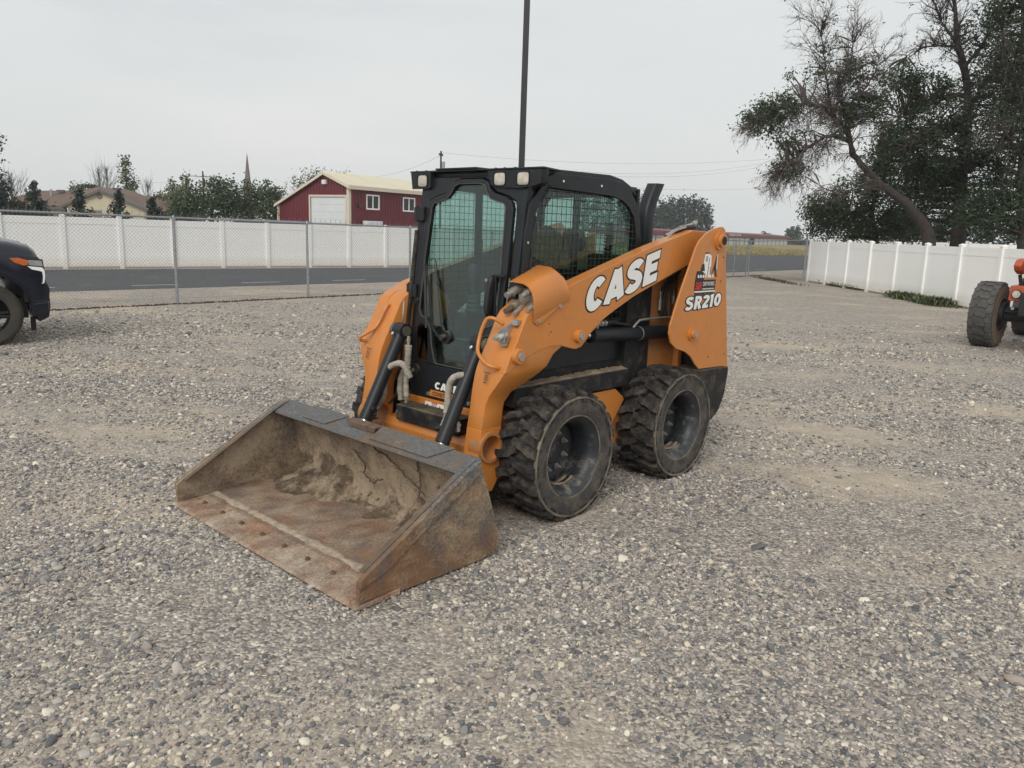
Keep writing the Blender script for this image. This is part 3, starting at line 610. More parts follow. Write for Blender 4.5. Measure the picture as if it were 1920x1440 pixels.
part(MB().tube(smoothpath([(.96, -.40, 1.05), (.97, -.41, .85), (.985, -.43, .65), (1.03, -.42, .60), (1.08, -.39, .585)]), .009, 8), 'hydraulic_pipe', HOSE, smooth=3)
part(MB().tube([(.93, -.425, 1.28), (.965, -.40, 1.12)], .006, 8), 'hydraulic_pipe', STEEL, smooth=3)
sleeve([(1.06, .38, .86), (1.12, .365, .895), (1.13, .31, .876), (1.135, .275, .835), (1.14, .265, .775), (1.15, .27, .71), (1.16, .275, .645)], .0225)
sleeve([(1.16, .275, .655), (1.175, .27, .61), (1.19, .26, .56)], .013); fitting((1.165, .275, .62), (1.205, .262, .52), .011)
fitting((1.18, .395, .62), (1.18, .40, .56), .016)
# step and front panel
st = part(MB().box(.96, 1.10, -.30, .30, .493, .60), 'front_step', BLACKD, bevel=.008)
mb = MB()
for i in range(36):
    for j in range(5): mb.cyl((.975+.026*j, -.285+.0163*i, .600), (.975+.026*j, -.285+.0163*i, .604), .005, 5)
part(mb, 'step_grip_dimples', BLACKD, parent=st)
for y in (-.285, .285): part(MB().cyl((1.10, y, .55), (1.106, y, .55), .008, 10), 'bolt', STEEL, parent=st)
fp = part(MB().prism([(.84, .628), (.897, .628), (.888, .86), (.84, .86)], -.40, .40), 'front_panel', BLACK, bevel=.004)
for y, z in ((-.36, .80), (.36, .80), (-.20, .66), (.20, .66)): part(MB().cyl((.888, y, z), (.906, y, z), .013, 12).cyl((.902, y, z), (.906, y, z), .006, 8), 'bolt', STEEL, parent=fp, smooth=SM)
part(MB().cyl((.86, -.345, .80), (.90, -.345, .80), .045, 20), 'grommet', BLACKD, parent=fp)
fat_text('CASE', (.8985, -.135, .703), (0, 1, 0), (-.02, 0, 1), (1, 0, 0), .050, .26, 'case', fp, shear=.12, outline=0.0, lift=.001, xs=1.55)
mb = MB().add([(.900, -.20, .648), (.900, .16, .648), (.899, .135, .692), (.899, -.175, .692)], [(0, 1, 2, 3)]); part(mb, 'lettering_band', ORANGE, parent=fp)
font_text('CONSTRUCTION', (.901, -.155, .657), (0, 1, 0), (0, 0, 1), .026, BLK, 'lettering', fp, offset=.01, width=.285)
stk = part(MB().add([(.9085, -.225, .566), (.9085, .06, .566), (.9045, .06, .606), (.9045, -.225, .606)], [(0, 1, 2, 3)]), 'warning_sticker', WHITE, parent=fp)
E3 = Vector((-.004, 0, .04)).normalized()
sp0 = Vector((.9085, -.225, .566))
def sq(u0, u1, v0, v1, m_, lf=.002):
    n_ = Vector((1, 0, .1)).normalized()*lf
    P = [sp0+Vector((0, u, 0))+E3*v+n_ for u, v in ((u0, v0), (u1, v0), (u1, v1), (u0, v1))]
    part(MB().add(P, [(0, 1, 2, 3)]), 'warning_print', m_, parent=fp)
sq(.07, .125, .031, .041, RED); sq(.015, .05, .006, .009, BLK); sq(.02, .03, .009, .024, BLK); sq(.035, .04, .004, .02, BLK); sq(.14, .17, .008, .011, BLK); sq(.15, .157, .010, .026, BLK)
font_text('DANGER', sp0+Vector((0, .076, 0))+E3*.033+Vector((.003, 0, .001)), (0, 1, 0), E3, .006, WHITE, 'lettering', fp, width=.043)
for k in range(5): sq(.07, .12, .004+k*.0052, .0056+k*.0052, BLK)

# ---- coupler block under its bent cover on the left arm
cv = []
def csec(x, zt, zl): return [(x, .505, zt), (x, .53, zt+.004), (x, .62, zt-.002), (x, .66, zt-.018), (x, .69, zt-.05), (x, .708, zt-.10), (x, .714, zl)]
def csec_in(x, zt, zl): return [(x, y-.006*(1 if y > .6 else 0), z-.007) for x, y, z in csec(x, zt, zl)]
A_, B_, C_ = csec(.875, 1.468, 1.25), csec(.64, 1.560, 1.335), csec(.555, 1.515, 1.37)
rings = []
for S_a in (A_, B_, C_): rings.append(S_a + [(x, y-.005, z-.007) for x, y, z in reversed(S_a)])
part(MB().loft(rings), 'coupler_cover', ORANGE, smooth=math.radians(50))
part(MB().prism([(.845, 1.222), (.87, 1.24), (.87, 1.30), (.56, 1.40), (.555, 1.37), (.82, 1.222)], .702, .712), 'coupler_cover_flange', ORANGE, bevel=.003)
for x, z in ((.835, 1.245), (.64, 1.325)): part(MB().cyl((x, .712, z), (x, .722, z), .011, 10), 'bolt', STEEL, smooth=SM)
def coupler(tip, back, r, m_=STEEL, thread=True):
    tip, back = Vector(tip), Vector(back); d = back-tip; b_ = part(MB().cyl(tip+d*.42, back, r, 20).cyl(tip+d*.38, tip+d*.46, r*1.1, 20).cyl(tip+d*.62, tip+d*.68, r*1.12, 6), 'hydraulic_coupler', STEEL, smooth=SM)
    mb = MB()
    for k in range(6): mb.cyl(tip+d*(.02+.065*k), tip+d*(.055+.065*k), r*.80, 18).cyl(tip+d*(.055+.065*k), tip+d*(.085+.065*k), r*.74, 18)
    part(mb, 'coupler_nose', m_, parent=b_, smooth=SM)
coupler((.935, .535, 1.385), (.80, .535, 1.435), .024)
coupler((.935, .655, 1.388), (.80, .635, 1.425), .019)
coupler((.965, .56, 1.292), (.80, .55, 1.352), .0235, RUSTY_S)
coupler((.965, .628, 1.284), (.80, .60, 1.345), .016)
coupler((.925, .70, 1.312), (.82, .672, 1.345), .017)
part(MB().box(.76, .81, .52, .67, 1.31, 1.43).box(.845, .852, .655, .700, 1.29, 1.35), 'manifold_block', mat('cast_steel', (.25, .23, .20), .6, metal=.5), bevel=.004)
# small bracket with an electric socket on the knee
ZP = mat('zinc_plate', (.36, .36, .35), .45, metal=.6)
bk = part(MB().prism([(1.040, 1.105), (1.052, 1.105), (1.030, 1.180), (1.020, 1.180)], .600, .655), 'socket_bracket', ZP)
part(MB().prism([(.962, 1.222), (.985, 1.222), (.975, 1.252), (.945, 1.252)], .625, .675), 'bracket_plate', ZP, parent=bk)
part(MB().prism([(1.02, 1.172), (1.085, 1.185), (1.09, 1.192), (.96, 1.245), (.955, 1.235)], .628, .634), 'bracket_gusset', GALV, parent=bk)
part(MB().box(1.06, 1.066, .600, .660, 1.125, 1.19), 'bracket_face', ZP, parent=bk)
part(MB().cyl((1.10, .63, 1.155), (1.03, .63, 1.165), .021, 20), 'socket', mat('bright_zinc', (.62, .60, .54), .3, metal=.6), parent=bk, smooth=SM)
part(MB().cyl((1.125, .63, 1.151), (1.10, .63, 1.155), .013, 16), 'socket_pin', STEEL, parent=bk, smooth=SM)

# ---- lettering on the boom and on the tower
d_b = Vector((-.97, 0, .243)).normalized(); u_b = Vector((.06, 0, 1)).normalized()
up_b = Vector((.243, 0, .97)).normalized()
fat_text('CASE', (.378, .70, 1.255), d_b, (.0, 0, 1), (0, 1, 0), .205, .275, 'case', LD, shear=.18, outline=.045, lift=.0012, xs=1.36)
fat_text('SR210', (-.668, .80, 1.235), Vector((-1, 0, .03)).normalized(), (0, 0, 1), (0, 1, 0), .098, .235, 'sr', LD, shear=.2, outline=.085, lift=.0012, xs=1.68)
# round company decal: tracked digger above a name band (flat print)
def flat(pts, m_, lf): part(MB().add([(x, .80+lf, z) for x, z in pts], [tuple(range(len(pts)))]), 'decal_print', m_)
dx = -.945; dz = 1.50
flat([(dx+.155, dz-.125), (dx-.150, dz-.125), (dx-.158, dz-.045), (dx+.150, dz-.045)], BLK, .0012)
flat([(dx+.150, dz-.045), (dx+.02, dz-.045), (dx+.03, dz+.02), (dx+.135, dz+.02)], BLK, .0013)
flat([(dx+.06, dz+.02), (dx-.07, dz-.035), (dx-.065, dz+.13), (dx-.02, dz+.15), (dx+.03, dz+.145)], WHITE, .0016)
flat([(dx+.085, dz+.02), (dx+.02, dz+.02), (dx+.035, dz+.075), (dx+.065, dz+.07)], BLK, .002)
flat([(dx+.03, dz+.145), (dx-.03, dz+.148), (dx-.03, dz+.158), (dx+.03, dz+.155)], BLK, .002)
flat([(dx-.015, dz-.03), (dx-.024, dz-.03), (dx-.040, dz+.12), (dx-.033, dz+.12)], BLK, .0022)
flat([(dx-.055, dz-.02), (dx-.068, dz-.02), (dx-.060, dz+.05), (dx-.052, dz+.05)], BLK, .0022)
flat([(dx+.02, dz+.09), (dx-.01, dz+.09), (dx-.01, dz+.13), (dx+.015, dz+.13)], mat('grey_print', (.3, .3, .3), .5), .0023)
flat([(dx-.075, dz-.01), (dx-.095, dz+.02), (dx-.155, dz+.165), (dx-.140, dz+.06), (dx-.165, dz-.03), (dx-.135, dz-.02), (dx-.12, dz+.03)], BLK, .0024)
flat([(dx-.145, dz+.145), (dx-.155, dz+.145), (dx-.155, dz+.03), (dx-.146, dz+.03)], WHITE, .003)
for k in range(7): flat([(dx+.12-.035*k, dz-.028), (dx+.095-.035*k, dz-.03), (dx+.10-.035*k, dz-.008), (dx+.118-.035*k, dz-.006)], WHITE, .0032)
rg = random.Random(9)
for k in range(13):
    x = dx+.14-.0215*k; h = rg.uniform(.02, .055); flat([(x+.012, dz-.135), (x-.012, dz-.135), (x-.006, dz-.135-h), (x+.004, dz-.135-h*.8)], BLK, .0013)
flat([(dx+.15, dz-.137), (dx-.15, dz-.137), (dx-.152, dz-.127), (dx+.152, dz-.127)], WHITE, .002)
font_text('S&R', (dx+.146, .80, dz-.115), (-1, 0, 0), (0, 0, 1), .055, RED, 'lettering', LD, shear=.2, offset=.03, lift=.003, width=.098)
font_text('DIRTWORKS', (dx+.035, .80, dz-.09), (-1, 0, 0), (0, 0, 1), .030, WHITE, 'lettering', LD, offset=.01, lift=.003, width=.17)
for k in range(9): flat([(dx+.035-.019*k, dz-.108), (dx+.022-.019*k, dz-.108), (dx+.022-.019*k, dz-.117), (dx+.035-.019*k, dz-.117)], WHITE, .003)

# ---- cab
ROPS = BLACK
CY = .51
dX = lambda z: .745+(1.93-z)*.12
sideo = [(.80, .88), (.795, 1.10), (.752, 1.75), (.72, 1.93), (.56, 2.11), (.50, 2.13), (-.05, 2.135), (-.22, 2.12), (-.33, 2.07), (-.42, 1.98), (-.47, 1.86), (-.50, 1.70), (-.52, 1.05), (-.52, .88)]
winh = [(.742, 1.18), (.725, 1.49), (.66, 1.878), (.60, 1.99), (.555, 2.045), (-.12, 2.025), (-.24, 2.0), (-.32, 1.96), (-.39, 1.89), (-.43, 1.77), (-.45, 1.60), (-.445, 1.40), (-.41, 1.28), (-.33, 1.19), (-.22, 1.14), (-.05, 1.115), (.60, 1.115), (.70, 1.13)]
for s in (1, -1):
    cs = part(MB().prism(sideo, min(s*.475, s*CY), max(s*.475, s*CY), holes=[winh]), 'cab_side_frame', ROPS, bevel=.006)
    part(MB().tube([(p[0]*.985, s*.512, p[1]) for p in winh+[winh[0]]], .006, 6), 'window_trim', BLACK, parent=cs, smooth=3)
    # guard of welded wires
    from_poly = [Vector((p[0], p[1])) for p in winh]
    def clip(h, val):
        out = []
        for i in range(len(from_poly)):
            a, b_ = from_poly[i], from_poly[(i+1) % len(from_poly)]
            ca, cb = (a.x, b_.x) if h == 'x' else (a.y, b_.y)
            if (ca-val)*(cb-val) < 0: t = (val-ca)/(cb-ca); out.append((a.y+(b_.y-a.y)*t) if h == 'x' else (a.x+(b_.x-a.x)*t))
        return sorted(out)
    mb = MB()
    for k in range(30):
        x = -.44+.047*k; c_ = clip('x', x)
        if len(c_) >= 2: mb.cyl((x, s*.500, c_[0]-.01), (x, s*.500, c_[-1]+.01), .0022, 6)
    for k in range(24):
        z = 1.13+.047*k; c_ = clip('z', z)
        if len(c_) >= 2: mb.cyl((c_[0]-.01, s*.505, z), (c_[-1]+.01, s*.505, z), .0022, 6)
    part(mb, 'window_guard', mat('guard_wire', (.03, .035, .035), .5), parent=cs)
    inset = [(p[0], p[1]) for p in winh]
    part(MB().prism([(x+(.0 if x > 0 else 0), z) for x, z in inset], min(s*.470, s*.474), max(s*.470, s*.474)), 'side_glass', GLASS, parent=cs)
    part(MB().box(.175, .235, min(s*.452, s*.468), max(s*.452, s*.468), 1.12, 2.06), 'window_bar', BLACK, parent=cs)
    part(MB().box(.17, .25, min(s*.44, s*.452), max(s*.44, s*.452), 1.60, 1.70), 'window_latch', BLK, parent=cs, bevel=.005)
    for x, z in ((.735, 1.70), (.758, 1.335), (.42, 2.085), (.02, 2.08), (.76, 1.22)): part(MB().cyl((x, s*.51, z), (x, s*.518, z), .008, 10), 'bolt', CHROME, parent=cs, smooth=SM)
    part(MB().box(.66, .80, min(s*.44, s*.51), max(s*.44, s*.51), .86, 1.12), 'cab_corner_post', BLACK, bevel=.01)
roof = part(MB().prism([(.70, 2.10), (.70, 2.135), (.50, 2.155), (-.10, 2.160), (-.24, 2.14), (-.36, 2.095), (-.42, 2.05), (-.40, 2.04), (-.33, 2.07), (-.22, 2.105), (-.05, 2.12), (.50, 2.115)], -.50, .50), 'cab_roof', ROPS, bevel=.006, smooth=math.radians(30))
part(MB().box(-.46, .60, -.47, .47, 2.075, 2.10), 'headliner', mat('headliner', (.05, .05, .055), .9))
# rear wall with a window
part(MB().prism([(-.475, .95), (.475, .95), (.475, 2.09), (-.475, 2.09)], -.50, -.47, 'X', holes=[[(-.42, 1.36), (.42, 1.36), (.42, 1.95), (.36, 2.03), (-.36, 2.03), (-.42, 1.95)]]), 'cab_rear_wall', ROPS, bevel=.004)
part(MB().prism([(-.42, 1.36), (.42, 1.36), (.42, 1.95), (.36, 2.03), (-.36, 2.03), (-.42, 1.95)], -.487, -.483, 'X'), 'rear_glass', GLASS)
part(MB().box(-.48, .80, -.475, .475, .80, .86), 'cab_floor', BLACKD)
# front face around the door
def tp(y, z, o=0): return (dX(z)+o, y, z)
def tplate(outer, hole, o0, o1, name, m_, parent=LD, bevel=0, smooth=None):
    mb = MB().prism(outer, o0, o1, 'X', holes=[hole] if hole else [])
    mb.v = [(dX(z)+x, y, z) for x, y, z in mb.v]; return part(mb, name, m_, parent=parent, bevel=bevel, smooth=smooth)
def mir(half): return half+[(-y, z) for y, z in reversed(half)]
dout = mir([(.105, 2.087), (.165, 2.065), (.19, 2.02), (.225, 1.998), (.33, 1.972), (.385, 1.945), (.405, 1.90), (.412, 1.50), (.405, .98), (.37, .86)])[::-1]
gl = mir([(.10, 2.058), (.14, 2.045), (.165, 2.0), (.20, 1.963), (.27, 1.945), (.325, 1.933), (.345, 1.905), (.362, 1.50), (.368, 1.22), (.345, 1.18), (.28, 1.155), (.232, 1.09), (.205, .98), (.16, .885), (.14, .872)])[::-1]
fo = [(-.49, .86), (.49, .86), (.49, 2.10), (-.49, 2.10)]
ff = tplate(fo, [(y*1.035, z+.01 if z > 1.9 else z) for y, z in dout], -.05, -.012, 'cab_front_frame', ROPS, bevel=.005)
door = tplate(dout, gl, -.022, .012, 'door', ROPS, bevel=.008)
tplate([(y*.998, z) for y, z in gl], None, -.010, -.005, 'door_glass', GLASS, parent=door)
trim = [tp(y, z, .012) for y, z in gl+[gl[0]]]
part(MB().tube(trim, .005, 6), 'door_seal', mat('dusty_seal', (.07, .063, .055), .8), parent=door, smooth=3)
for s in (1, -1):
    cg = [(s*.265, 1.105), (s*.345, 1.13), (s*.365, 1.10), (s*.345, .92), (s*.31, .885), (s*.235, .885), (s*.245, .98)]
    tplate(cg, None, .0125, .0155, 'corner_glass', DGLASS, parent=door)
# door handle
hd = part(MB().loft([[(x, y, z) for x, y, z in ((xa, ya-w, z), (xa+d, ya-w*.6, z), (xa+d, ya+w*.6, z), (xa, ya+w, z))] for z, xa, d, ya, w in ((1.495, .812, .02, .325, .018), (1.48, .812, .055, .322, .030), (1.44, .815, .062, .320, .034), (1.38, .82, .065, .318, .032), (1.30, .83, .062, .318, .028), (1.25, .838, .05, .318, .022), (1.225, .842, .02, .318, .012))]), 'door_handle', mat('handle_plastic', (.016, .017, .019), .35), parent=door, bevel=.004, smooth=SM)
part(MB().cyl((.872, .308, 1.462), (.88, .308, 1.462), .011, 14), 'door_lock', CHROME, parent=door)
part(MB().box(.835, .85, .34, .43, 1.485, 1.50).box(.84, .85, .35, .365, 1.25, 1.49), 'handle_bracket', BLACK, parent=door, bevel=.003)
# hinges + wiper + washer on machine-right side
for z in (1.86, 1.34):
    part(MB().box(dX(z)-.01, dX(z)+.035, -.50, -.40, z-.045, z+.045).cyl((dX(z)+.025, -.475, z-.055), (dX(z)+.025, -.475, z+.055), .014, 12), 'door_hinge', BLACK, bevel=.003)
part(MB().tube([tp(-.455, 1.75, .03), tp(-.455, 1.05, .03)], .016, 8), 'gas_strut', BLACKD, smooth=SM)
part(MB().cyl(tp(-.405, 1.27, .01), tp(-.405, 1.27, .022), .024, 16), 'round_plug', BLACKD, smooth=SM)
wp = part(MB().cyl(tp(-.085, 1.055, -.02), tp(-.085, 1.055, .05), .020, 16).cyl(tp(-.085, 1.055, -.02), tp(-.085, 1.055, .012), .045, 20), 'wiper_motor', BLACKD, smooth=SM)
part(MB().tube([tp(-.095, 1.055, .045), tp(-.16, 1.10, .05), tp(-.26, 1.42, .05), tp(-.33, 1.52, .04)], .007, 6), 'wiper_arm', BLACK, parent=wp)
part(MB().tube([tp(-.12, 1.07, .045), tp(-.19, 1.14, .05), tp(-.30, 1.52, .045)], .005, 6), 'wiper_link', BLACK, parent=wp)
part(MB().tube([tp(-.345, 1.80, .02), tp(-.352, 1.55, .025), tp(-.27, 1.10, .02)], .010, 5), 'wiper_blade', HOSE, parent=wp)
part(MB().tube(smoothpath([tp(-.31, 1.52, .02), tp(-.29, 1.56, .02), tp(-.24, 1.55, .02), tp(-.20, 1.40, .02), tp(-.11, 1.09, .02)]), .004, 6), 'washer_hose', HOSE, parent=wp, smooth=3)
# visor with work lights
for s in (1, -1):
    # front profile of the housing (y, z), then the recessed lens openings
    hz = [(.155, 2.134), (.19, 2.045), (.30, 2.030), (.44, 2.026), (.545, 2.036), (.60, 2.05), (.615, 2.134)] if s > 0 else [(.385, 2.138), (.385, 2.036), (.44, 2.028), (.575, 2.028), (.592, 2.135)]
    sqr = lambda cy_, cz_, a_, b_: [(cy_+a_*math.copysign(abs(math.cos(t))**.45, math.cos(t)), cz_+b_*math.copysign(abs(math.sin(t))**.45, math.sin(t))) for t in [2*PI*i/24 for i in range(24)]]
    ys_ = (.265, .462) if s > 0 else (.470,)
    hl_l = [sqr(y, 2.082, .050, .040) for y in ys_]
    mb = MB().prism([(s*y, z) for y, z in hz], .735, .741, 'X', holes=[[(s*y, z) for y, z in h] for h in hl_l])
    part(mb, 'light_bezel', BLACK)
    rb_ = [[(.734 if k == 0 else .575+max(0, abs(y)-.50)*.9, s*y, z if k == 0 else min(2.134, z+.01)) for y, z in hz] for k in (0, 1)]
    vz = part(MB().loft(rb_), 'light_visor', BLACK, smooth=math.radians(25), bevel=.003)
    for y in ys_:
        part(MB().loft([[(.7345, s*p[0], p[1]) for p in sqr(y, 2.082, .0495, .0395)], [(.7395, s*p[0], p[1]) for p in sqr(y, 2.082, .0485, .0385)], [(.744, s*p[0], p[1]) for p in sqr(y, 2.082, .040, .031)]]), 'work_light_lens', LENS, parent=vz, smooth=SM)
        part(MB().loft([[(.7412, s*p[0], p[1]) for p in sqr(y, 2.082, .053, .043)], [(.7412, s*p[0], p[1]) for p in sqr(y, 2.082, .050, .040)], [(.746, s*p[0], p[1]) for p in sqr(y, 2.082, .050, .040)], [(.746, s*p[0], p[1]) for p in sqr(y, 2.082, .053, .043)], [(.7412, s*p[0], p[1]) for p in sqr(y, 2.082, .053, .043)]], cap=False), 'light_rim', BLK, parent=vz)
part(MB().prism([(.56, -.51), (.742, -.60), (.742, .63), (.50, .56), (.48, .50), (.48, -.50)], 2.1365, 2.148, 'Z'), 'visor_top', BLACK, bevel=.003)
part(MB().box(.56, .75, -.33, .06, 2.1485, 2.160), 'visor_top_plate', BLACK, bevel=.003)
for y in (-.60, -.5, .17, .25, .34): part(MB().cyl((.68, y, 2.15), (.68, y, 2.157), .008, 8), 'bolt', BLACK)
# interior
TAN = mat('tan_surface', (.42, .31, .17), .8, var=.12, vs_=9, dust=(.30, .22, .13), dthr=.55, ds=8)  # for tan pieces made up to fill an unidentified tan form behind the glass
seat = part(MB().box(-.30, .22, -.27, .27, .98, 1.14), 'seat', mat('seat_black', (.02, .02, .022), .8), bevel=.03)
part(MB().prism([(-.34, 1.12), (-.20, 1.12), (-.26, 1.45), (-.30, 1.50), (-.38, 1.50)], -.25, .25), 'seat_back', mat('seat_black', (.02, .02, .022), .8), parent=seat, bevel=.02)
part(MB().cyl((-.22, -.16, 1.69), (-.05, -.02, 1.68), .125, 28), 'tan_roll', TAN, parent=seat, smooth=SM, bevel=.01)
part(MB().prism([(-.34, 1.50), (-.14, 1.50), (-.15, 1.68), (-.20, 1.78), (-.27, 1.79), (-.34, 1.66)], .02, .16), 'tan_panel', TAN, parent=seat, bevel=.01)
part(MB().cyl((-.24, .16, 1.68), (-.24, .165, 1.68), .045, 20), 'black_disc', BLK, parent=seat)  # flat black disc on the tan panel, no opening behind it
for s in (1, -1):
    jb = part(MB().box(-.05, .50, s*.33-.06, s*.33+.06, .95, 1.18), 'armrest_console', BLACKD, bevel=.02)
    mb = MB(); 
    prof = [(1.18+.016*k, .052-.003*k+(.008 if k % 2 else 0)) for k in range(10)]
    mb.lathe([(z, r) for z, r in prof], (.42, s*.28, 0), 'Z', 20); part(mb, 'joystick_bellows', mat('bellows', (.05, .05, .055), .6), parent=jb, smooth=SM)
    part(MB().lathe([(1.32, .015), (1.40, .018), (1.44, .035), (1.49, .04), (1.52, .025), (1.53, .001)], (.42, s*.28, 0), 'Z', 16), 'joystick_grip', mat('bellows', (.05, .05, .055), .6), parent=jb, smooth=SM)
cb = MB(); P = [Vector((-.36, .30, 1.30)), Vector((-.40, .30, 1.85))]
for k in range(14): q = P[0].lerp(P[1], .25+k*.045); cb.lathe([(-.006, .030), (0, .038), (.006, .030)], q, 'Z', 14)
cb.cyl(P[0], P[1], .024, 10); part(cb, 'air_duct', mat('bellows', (.05, .05, .055), .6), smooth=SM)
part(MB().box(.60, .66, -.46, -.10, .88, 1.02).box(.30, .55, -.2, .2, .861, .875), 'foot_pedals', BLACKD, bevel=.01)
# hoses by the boom pivot
mb = MB().tube(smoothpath([(-.64, .57, 1.70), (-.74, .60, 1.775), (-.87, .62, 1.825), (-1.02, .63, 1.84)]), .017, 10)
part(mb, 'hydraulic_hose', HOSE, smooth=3)
part(MB().tube(smoothpath([(-.70, .585, 1.765), (-.78, .60, 1.80), (-.90, .605, 1.835), (-1.02, .60, 1.855), (-1.10, .59, 1.875)]), .014, 10).tube(smoothpath([(-.60, .63, 1.72), (-.72, .64, 1.80), (-.88, .64, 1.835)]), .008, 8).cyl((-1.04, .60, 1.858), (-1.08, .60, 1.872), .021, 8).cyl((-.84, .605, 1.818), (-.88, .605, 1.828), .020, 8), 'hydraulic_pipe', STEEL, smooth=SM)

# ---- bucket
def steel_bucket(name, rust_lo, worn, th, ds, base=(.045, .055, .068)):
    m = mat(name, base, .6, metal=.15, var=.3, vs_=14, dust=rust_lo, dthr=th, dsoft=.13, ds=ds, bump=.35, bs=45)
    return m
def bucket_mat(name, grey, rust, mud_, zlo, zhi, muds, in_=False):
    m = bpy.data.materials.new(name); m.use_nodes = True; N, L = m.node_tree.nodes, m.node_tree.links; b = N['Principled BSDF']; b.inputs['Roughness'].default_value = .82; b.inputs['Specular IOR Level'].default_value = .35
    t = N.new('ShaderNodeTexCoord'); s_ = N.new('ShaderNodeSeparateXYZ'); L.new(t.outputs['Object'], s_.inputs[0])
    def nz(sc, det=9, ro=.65, map_=None):
        n = N.new('ShaderNodeTexNoise'); n.inputs['Scale'].default_value = sc; n.inputs['Detail'].default_value = det; n.inputs['Roughness'].default_value = ro
        if map_:
            mp_ = N.new('ShaderNodeMapping'); mp_.inputs['Scale'].default_value = map_; L.new(t.outputs['Object'], mp_.inputs[0]); L.new(mp_.outputs[0], n.inputs[0])
        else: L.new(t.outputs['Object'], n.inputs[0])
        return n.outputs[0]
    def rng_(v, a, b_, c=0, d=1):
        r = N.new('ShaderNodeMapRange'); r.inputs[1].default_value = a; r.inputs[2].default_value = b_; r.inputs[3].default_value = c; r.inputs[4].default_value = d; L.new(v, r.inputs[0]); return r.outputs[0]
    def add(a, b_, k=1):
        r = N.new('ShaderNodeMath'); r.operation = 'MULTIPLY_ADD'; L.new(b_, r.inputs[0]); r.inputs[1].default_value = k; L.new(a, r.inputs[2]); return r.outputs[0]
    def mix(f_, a, b_):
        r = N.new('ShaderNodeMix'); r.data_type = 'RGBA'; L.new(f_, r.inputs[0])
        for i, c in ((6, a), (7, b_)):
            if isinstance(c, tuple): r.inputs[i].default_value = (*c, 1)
            else: L.new(c, r.inputs[i])
        return r.outputs[2]
    big = nz(3.1); mid = nz(9); fine = nz(60, 6, .7)
    h = rng_(s_.outputs[2], zlo, zhi, .5, -.5)
    f1 = rng_(add(add(big, mid, .45), h, .55), .58, .92)
    c = mix(rng_(fine, .35, .65), tuple(x*.72 for x in grey), tuple(min(1, x*1.5) for x in grey))
    cr_ = mix(rng_(add(mid, fine, .6), .6, 1.0), tuple(x*.55 for x in rust), rust)
    c = mix(f1, c, cr_)
    m2 = rng_(add(add(nz(2.3, 10, .7, (1, 1, 1.2)), fine, .35), mid, .3), muds-.10, muds+.12)
    cm = mix(rng_(add(fine, mid, 1), .75, 1.3), tuple(x*.7 for x in mud_), tuple(min(1, x*1.25) for x in mud_))
    c = mix(m2, c, cm)
    L.new(c, b.inputs['Base Color'])
    bp = N.new('ShaderNodeBump'); bp.inputs['Strength'].default_value = .55; bp.inputs['Distance'].default_value = .012
    L.new(add(fine, m2, 1.0), bp.inputs['Height']); L.new(bp.outputs[0], b.inputs['Normal'])
    return m
MUDC = (.30, .235, .165); RUSTC = (.23, .105, .055); GREYC = (.10, .112, .125)
B_OUT = bucket_mat('bucket_outside', GREYC, (.27, .15, .085), (.33, .26, .17), -.05, .95, .86)
B_IN = bucket_mat('bucket_inside', (.11, .105, .10), (.24, .14, .085), MUDC, -.2, .7, .74)
B_FLOOR = bucket_mat('bucket_floor', (.145, .135, .135), (.35, .205, .125), (.36, .295, .22), -.1, .4, .84)
B_LIP = bucket_mat('bucket_lip', (.105, .118, .13), (.19, .14, .10), (.28, .25, .21), .35, .75, 1.0)
EDGE = bucket_mat('cutting_edge_steel', (.21, .17, .14), (.40, .215, .125), (.43, .36, .28), -.1, .3, .83)
bkt = part(MB().prism([(1.478, .032), (1.43, .09), (1.418, .17), (1.448, .32), (1.480, .44), (1.520, .562), (1.533, .556), (1.494, .436), (1.463, .318), (1.433, .17), (1.447, .098), (1.487, .046)], -.940, .940), 'bucket', B_IN, smooth=math.radians(45))
part(MB().box(1.475, 2.14, -.940, .940, .018, .032), 'bucket_floor', B_FLOOR, parent=bkt)
so2 = [(1.545, .575), (1.478, .397), (1.40, .17), (1.374, .095), (1.382, .055), (1.42, .03), (1.53, .012), (2.115, .012), (2.13, .036), (2.165, .030), (2.328, .030), (2.322, .139), (2.28, .165), (1.649, .527), (1.60, .552)]
for s in (1, -1):
    part(MB().prism(so2, min(s*.9405, s*.964), max(s*.9405, s*.964)), 'side_plate', B_OUT if s > 0 else B_IN, parent=bkt, bevel=.003)
    dbl = [(1.545, .577), (1.60, .556), (1.649, .531), (2.28, .169), (2.325, .143), (2.322, .10), (2.16, .152), (1.912, .299), (1.55, .505)]
    part(MB().prism(dbl, min(s*.9645, s*.975), max(s*.9645, s*.975)), 'side_edge_bar', B_OUT, parent=bkt, bevel=.003)
    part(MB().prism([(1.545, .5775), (1.602, .5565), (1.652, .5315), (2.28, .169), (2.28, .160), (1.652, .522), (1.60, .547), (1.54, .566)], min(s*.905, s*.940), max(s*.905, s*.940)), 'side_top_flange', B_LIP, parent=bkt, bevel=.002)
lipn = Vector((1.642-1.522, 0, .518-.578)).normalized()
lp = part(MB().prism([(1.505, .568), (1.52, .580), (1.640, .524), (1.648, .508), (1.640, .500), (1.630, .508), (1.525, .560)], -.9395, .9395), 'top_lip', B_LIP, parent=bkt, bevel=.002)
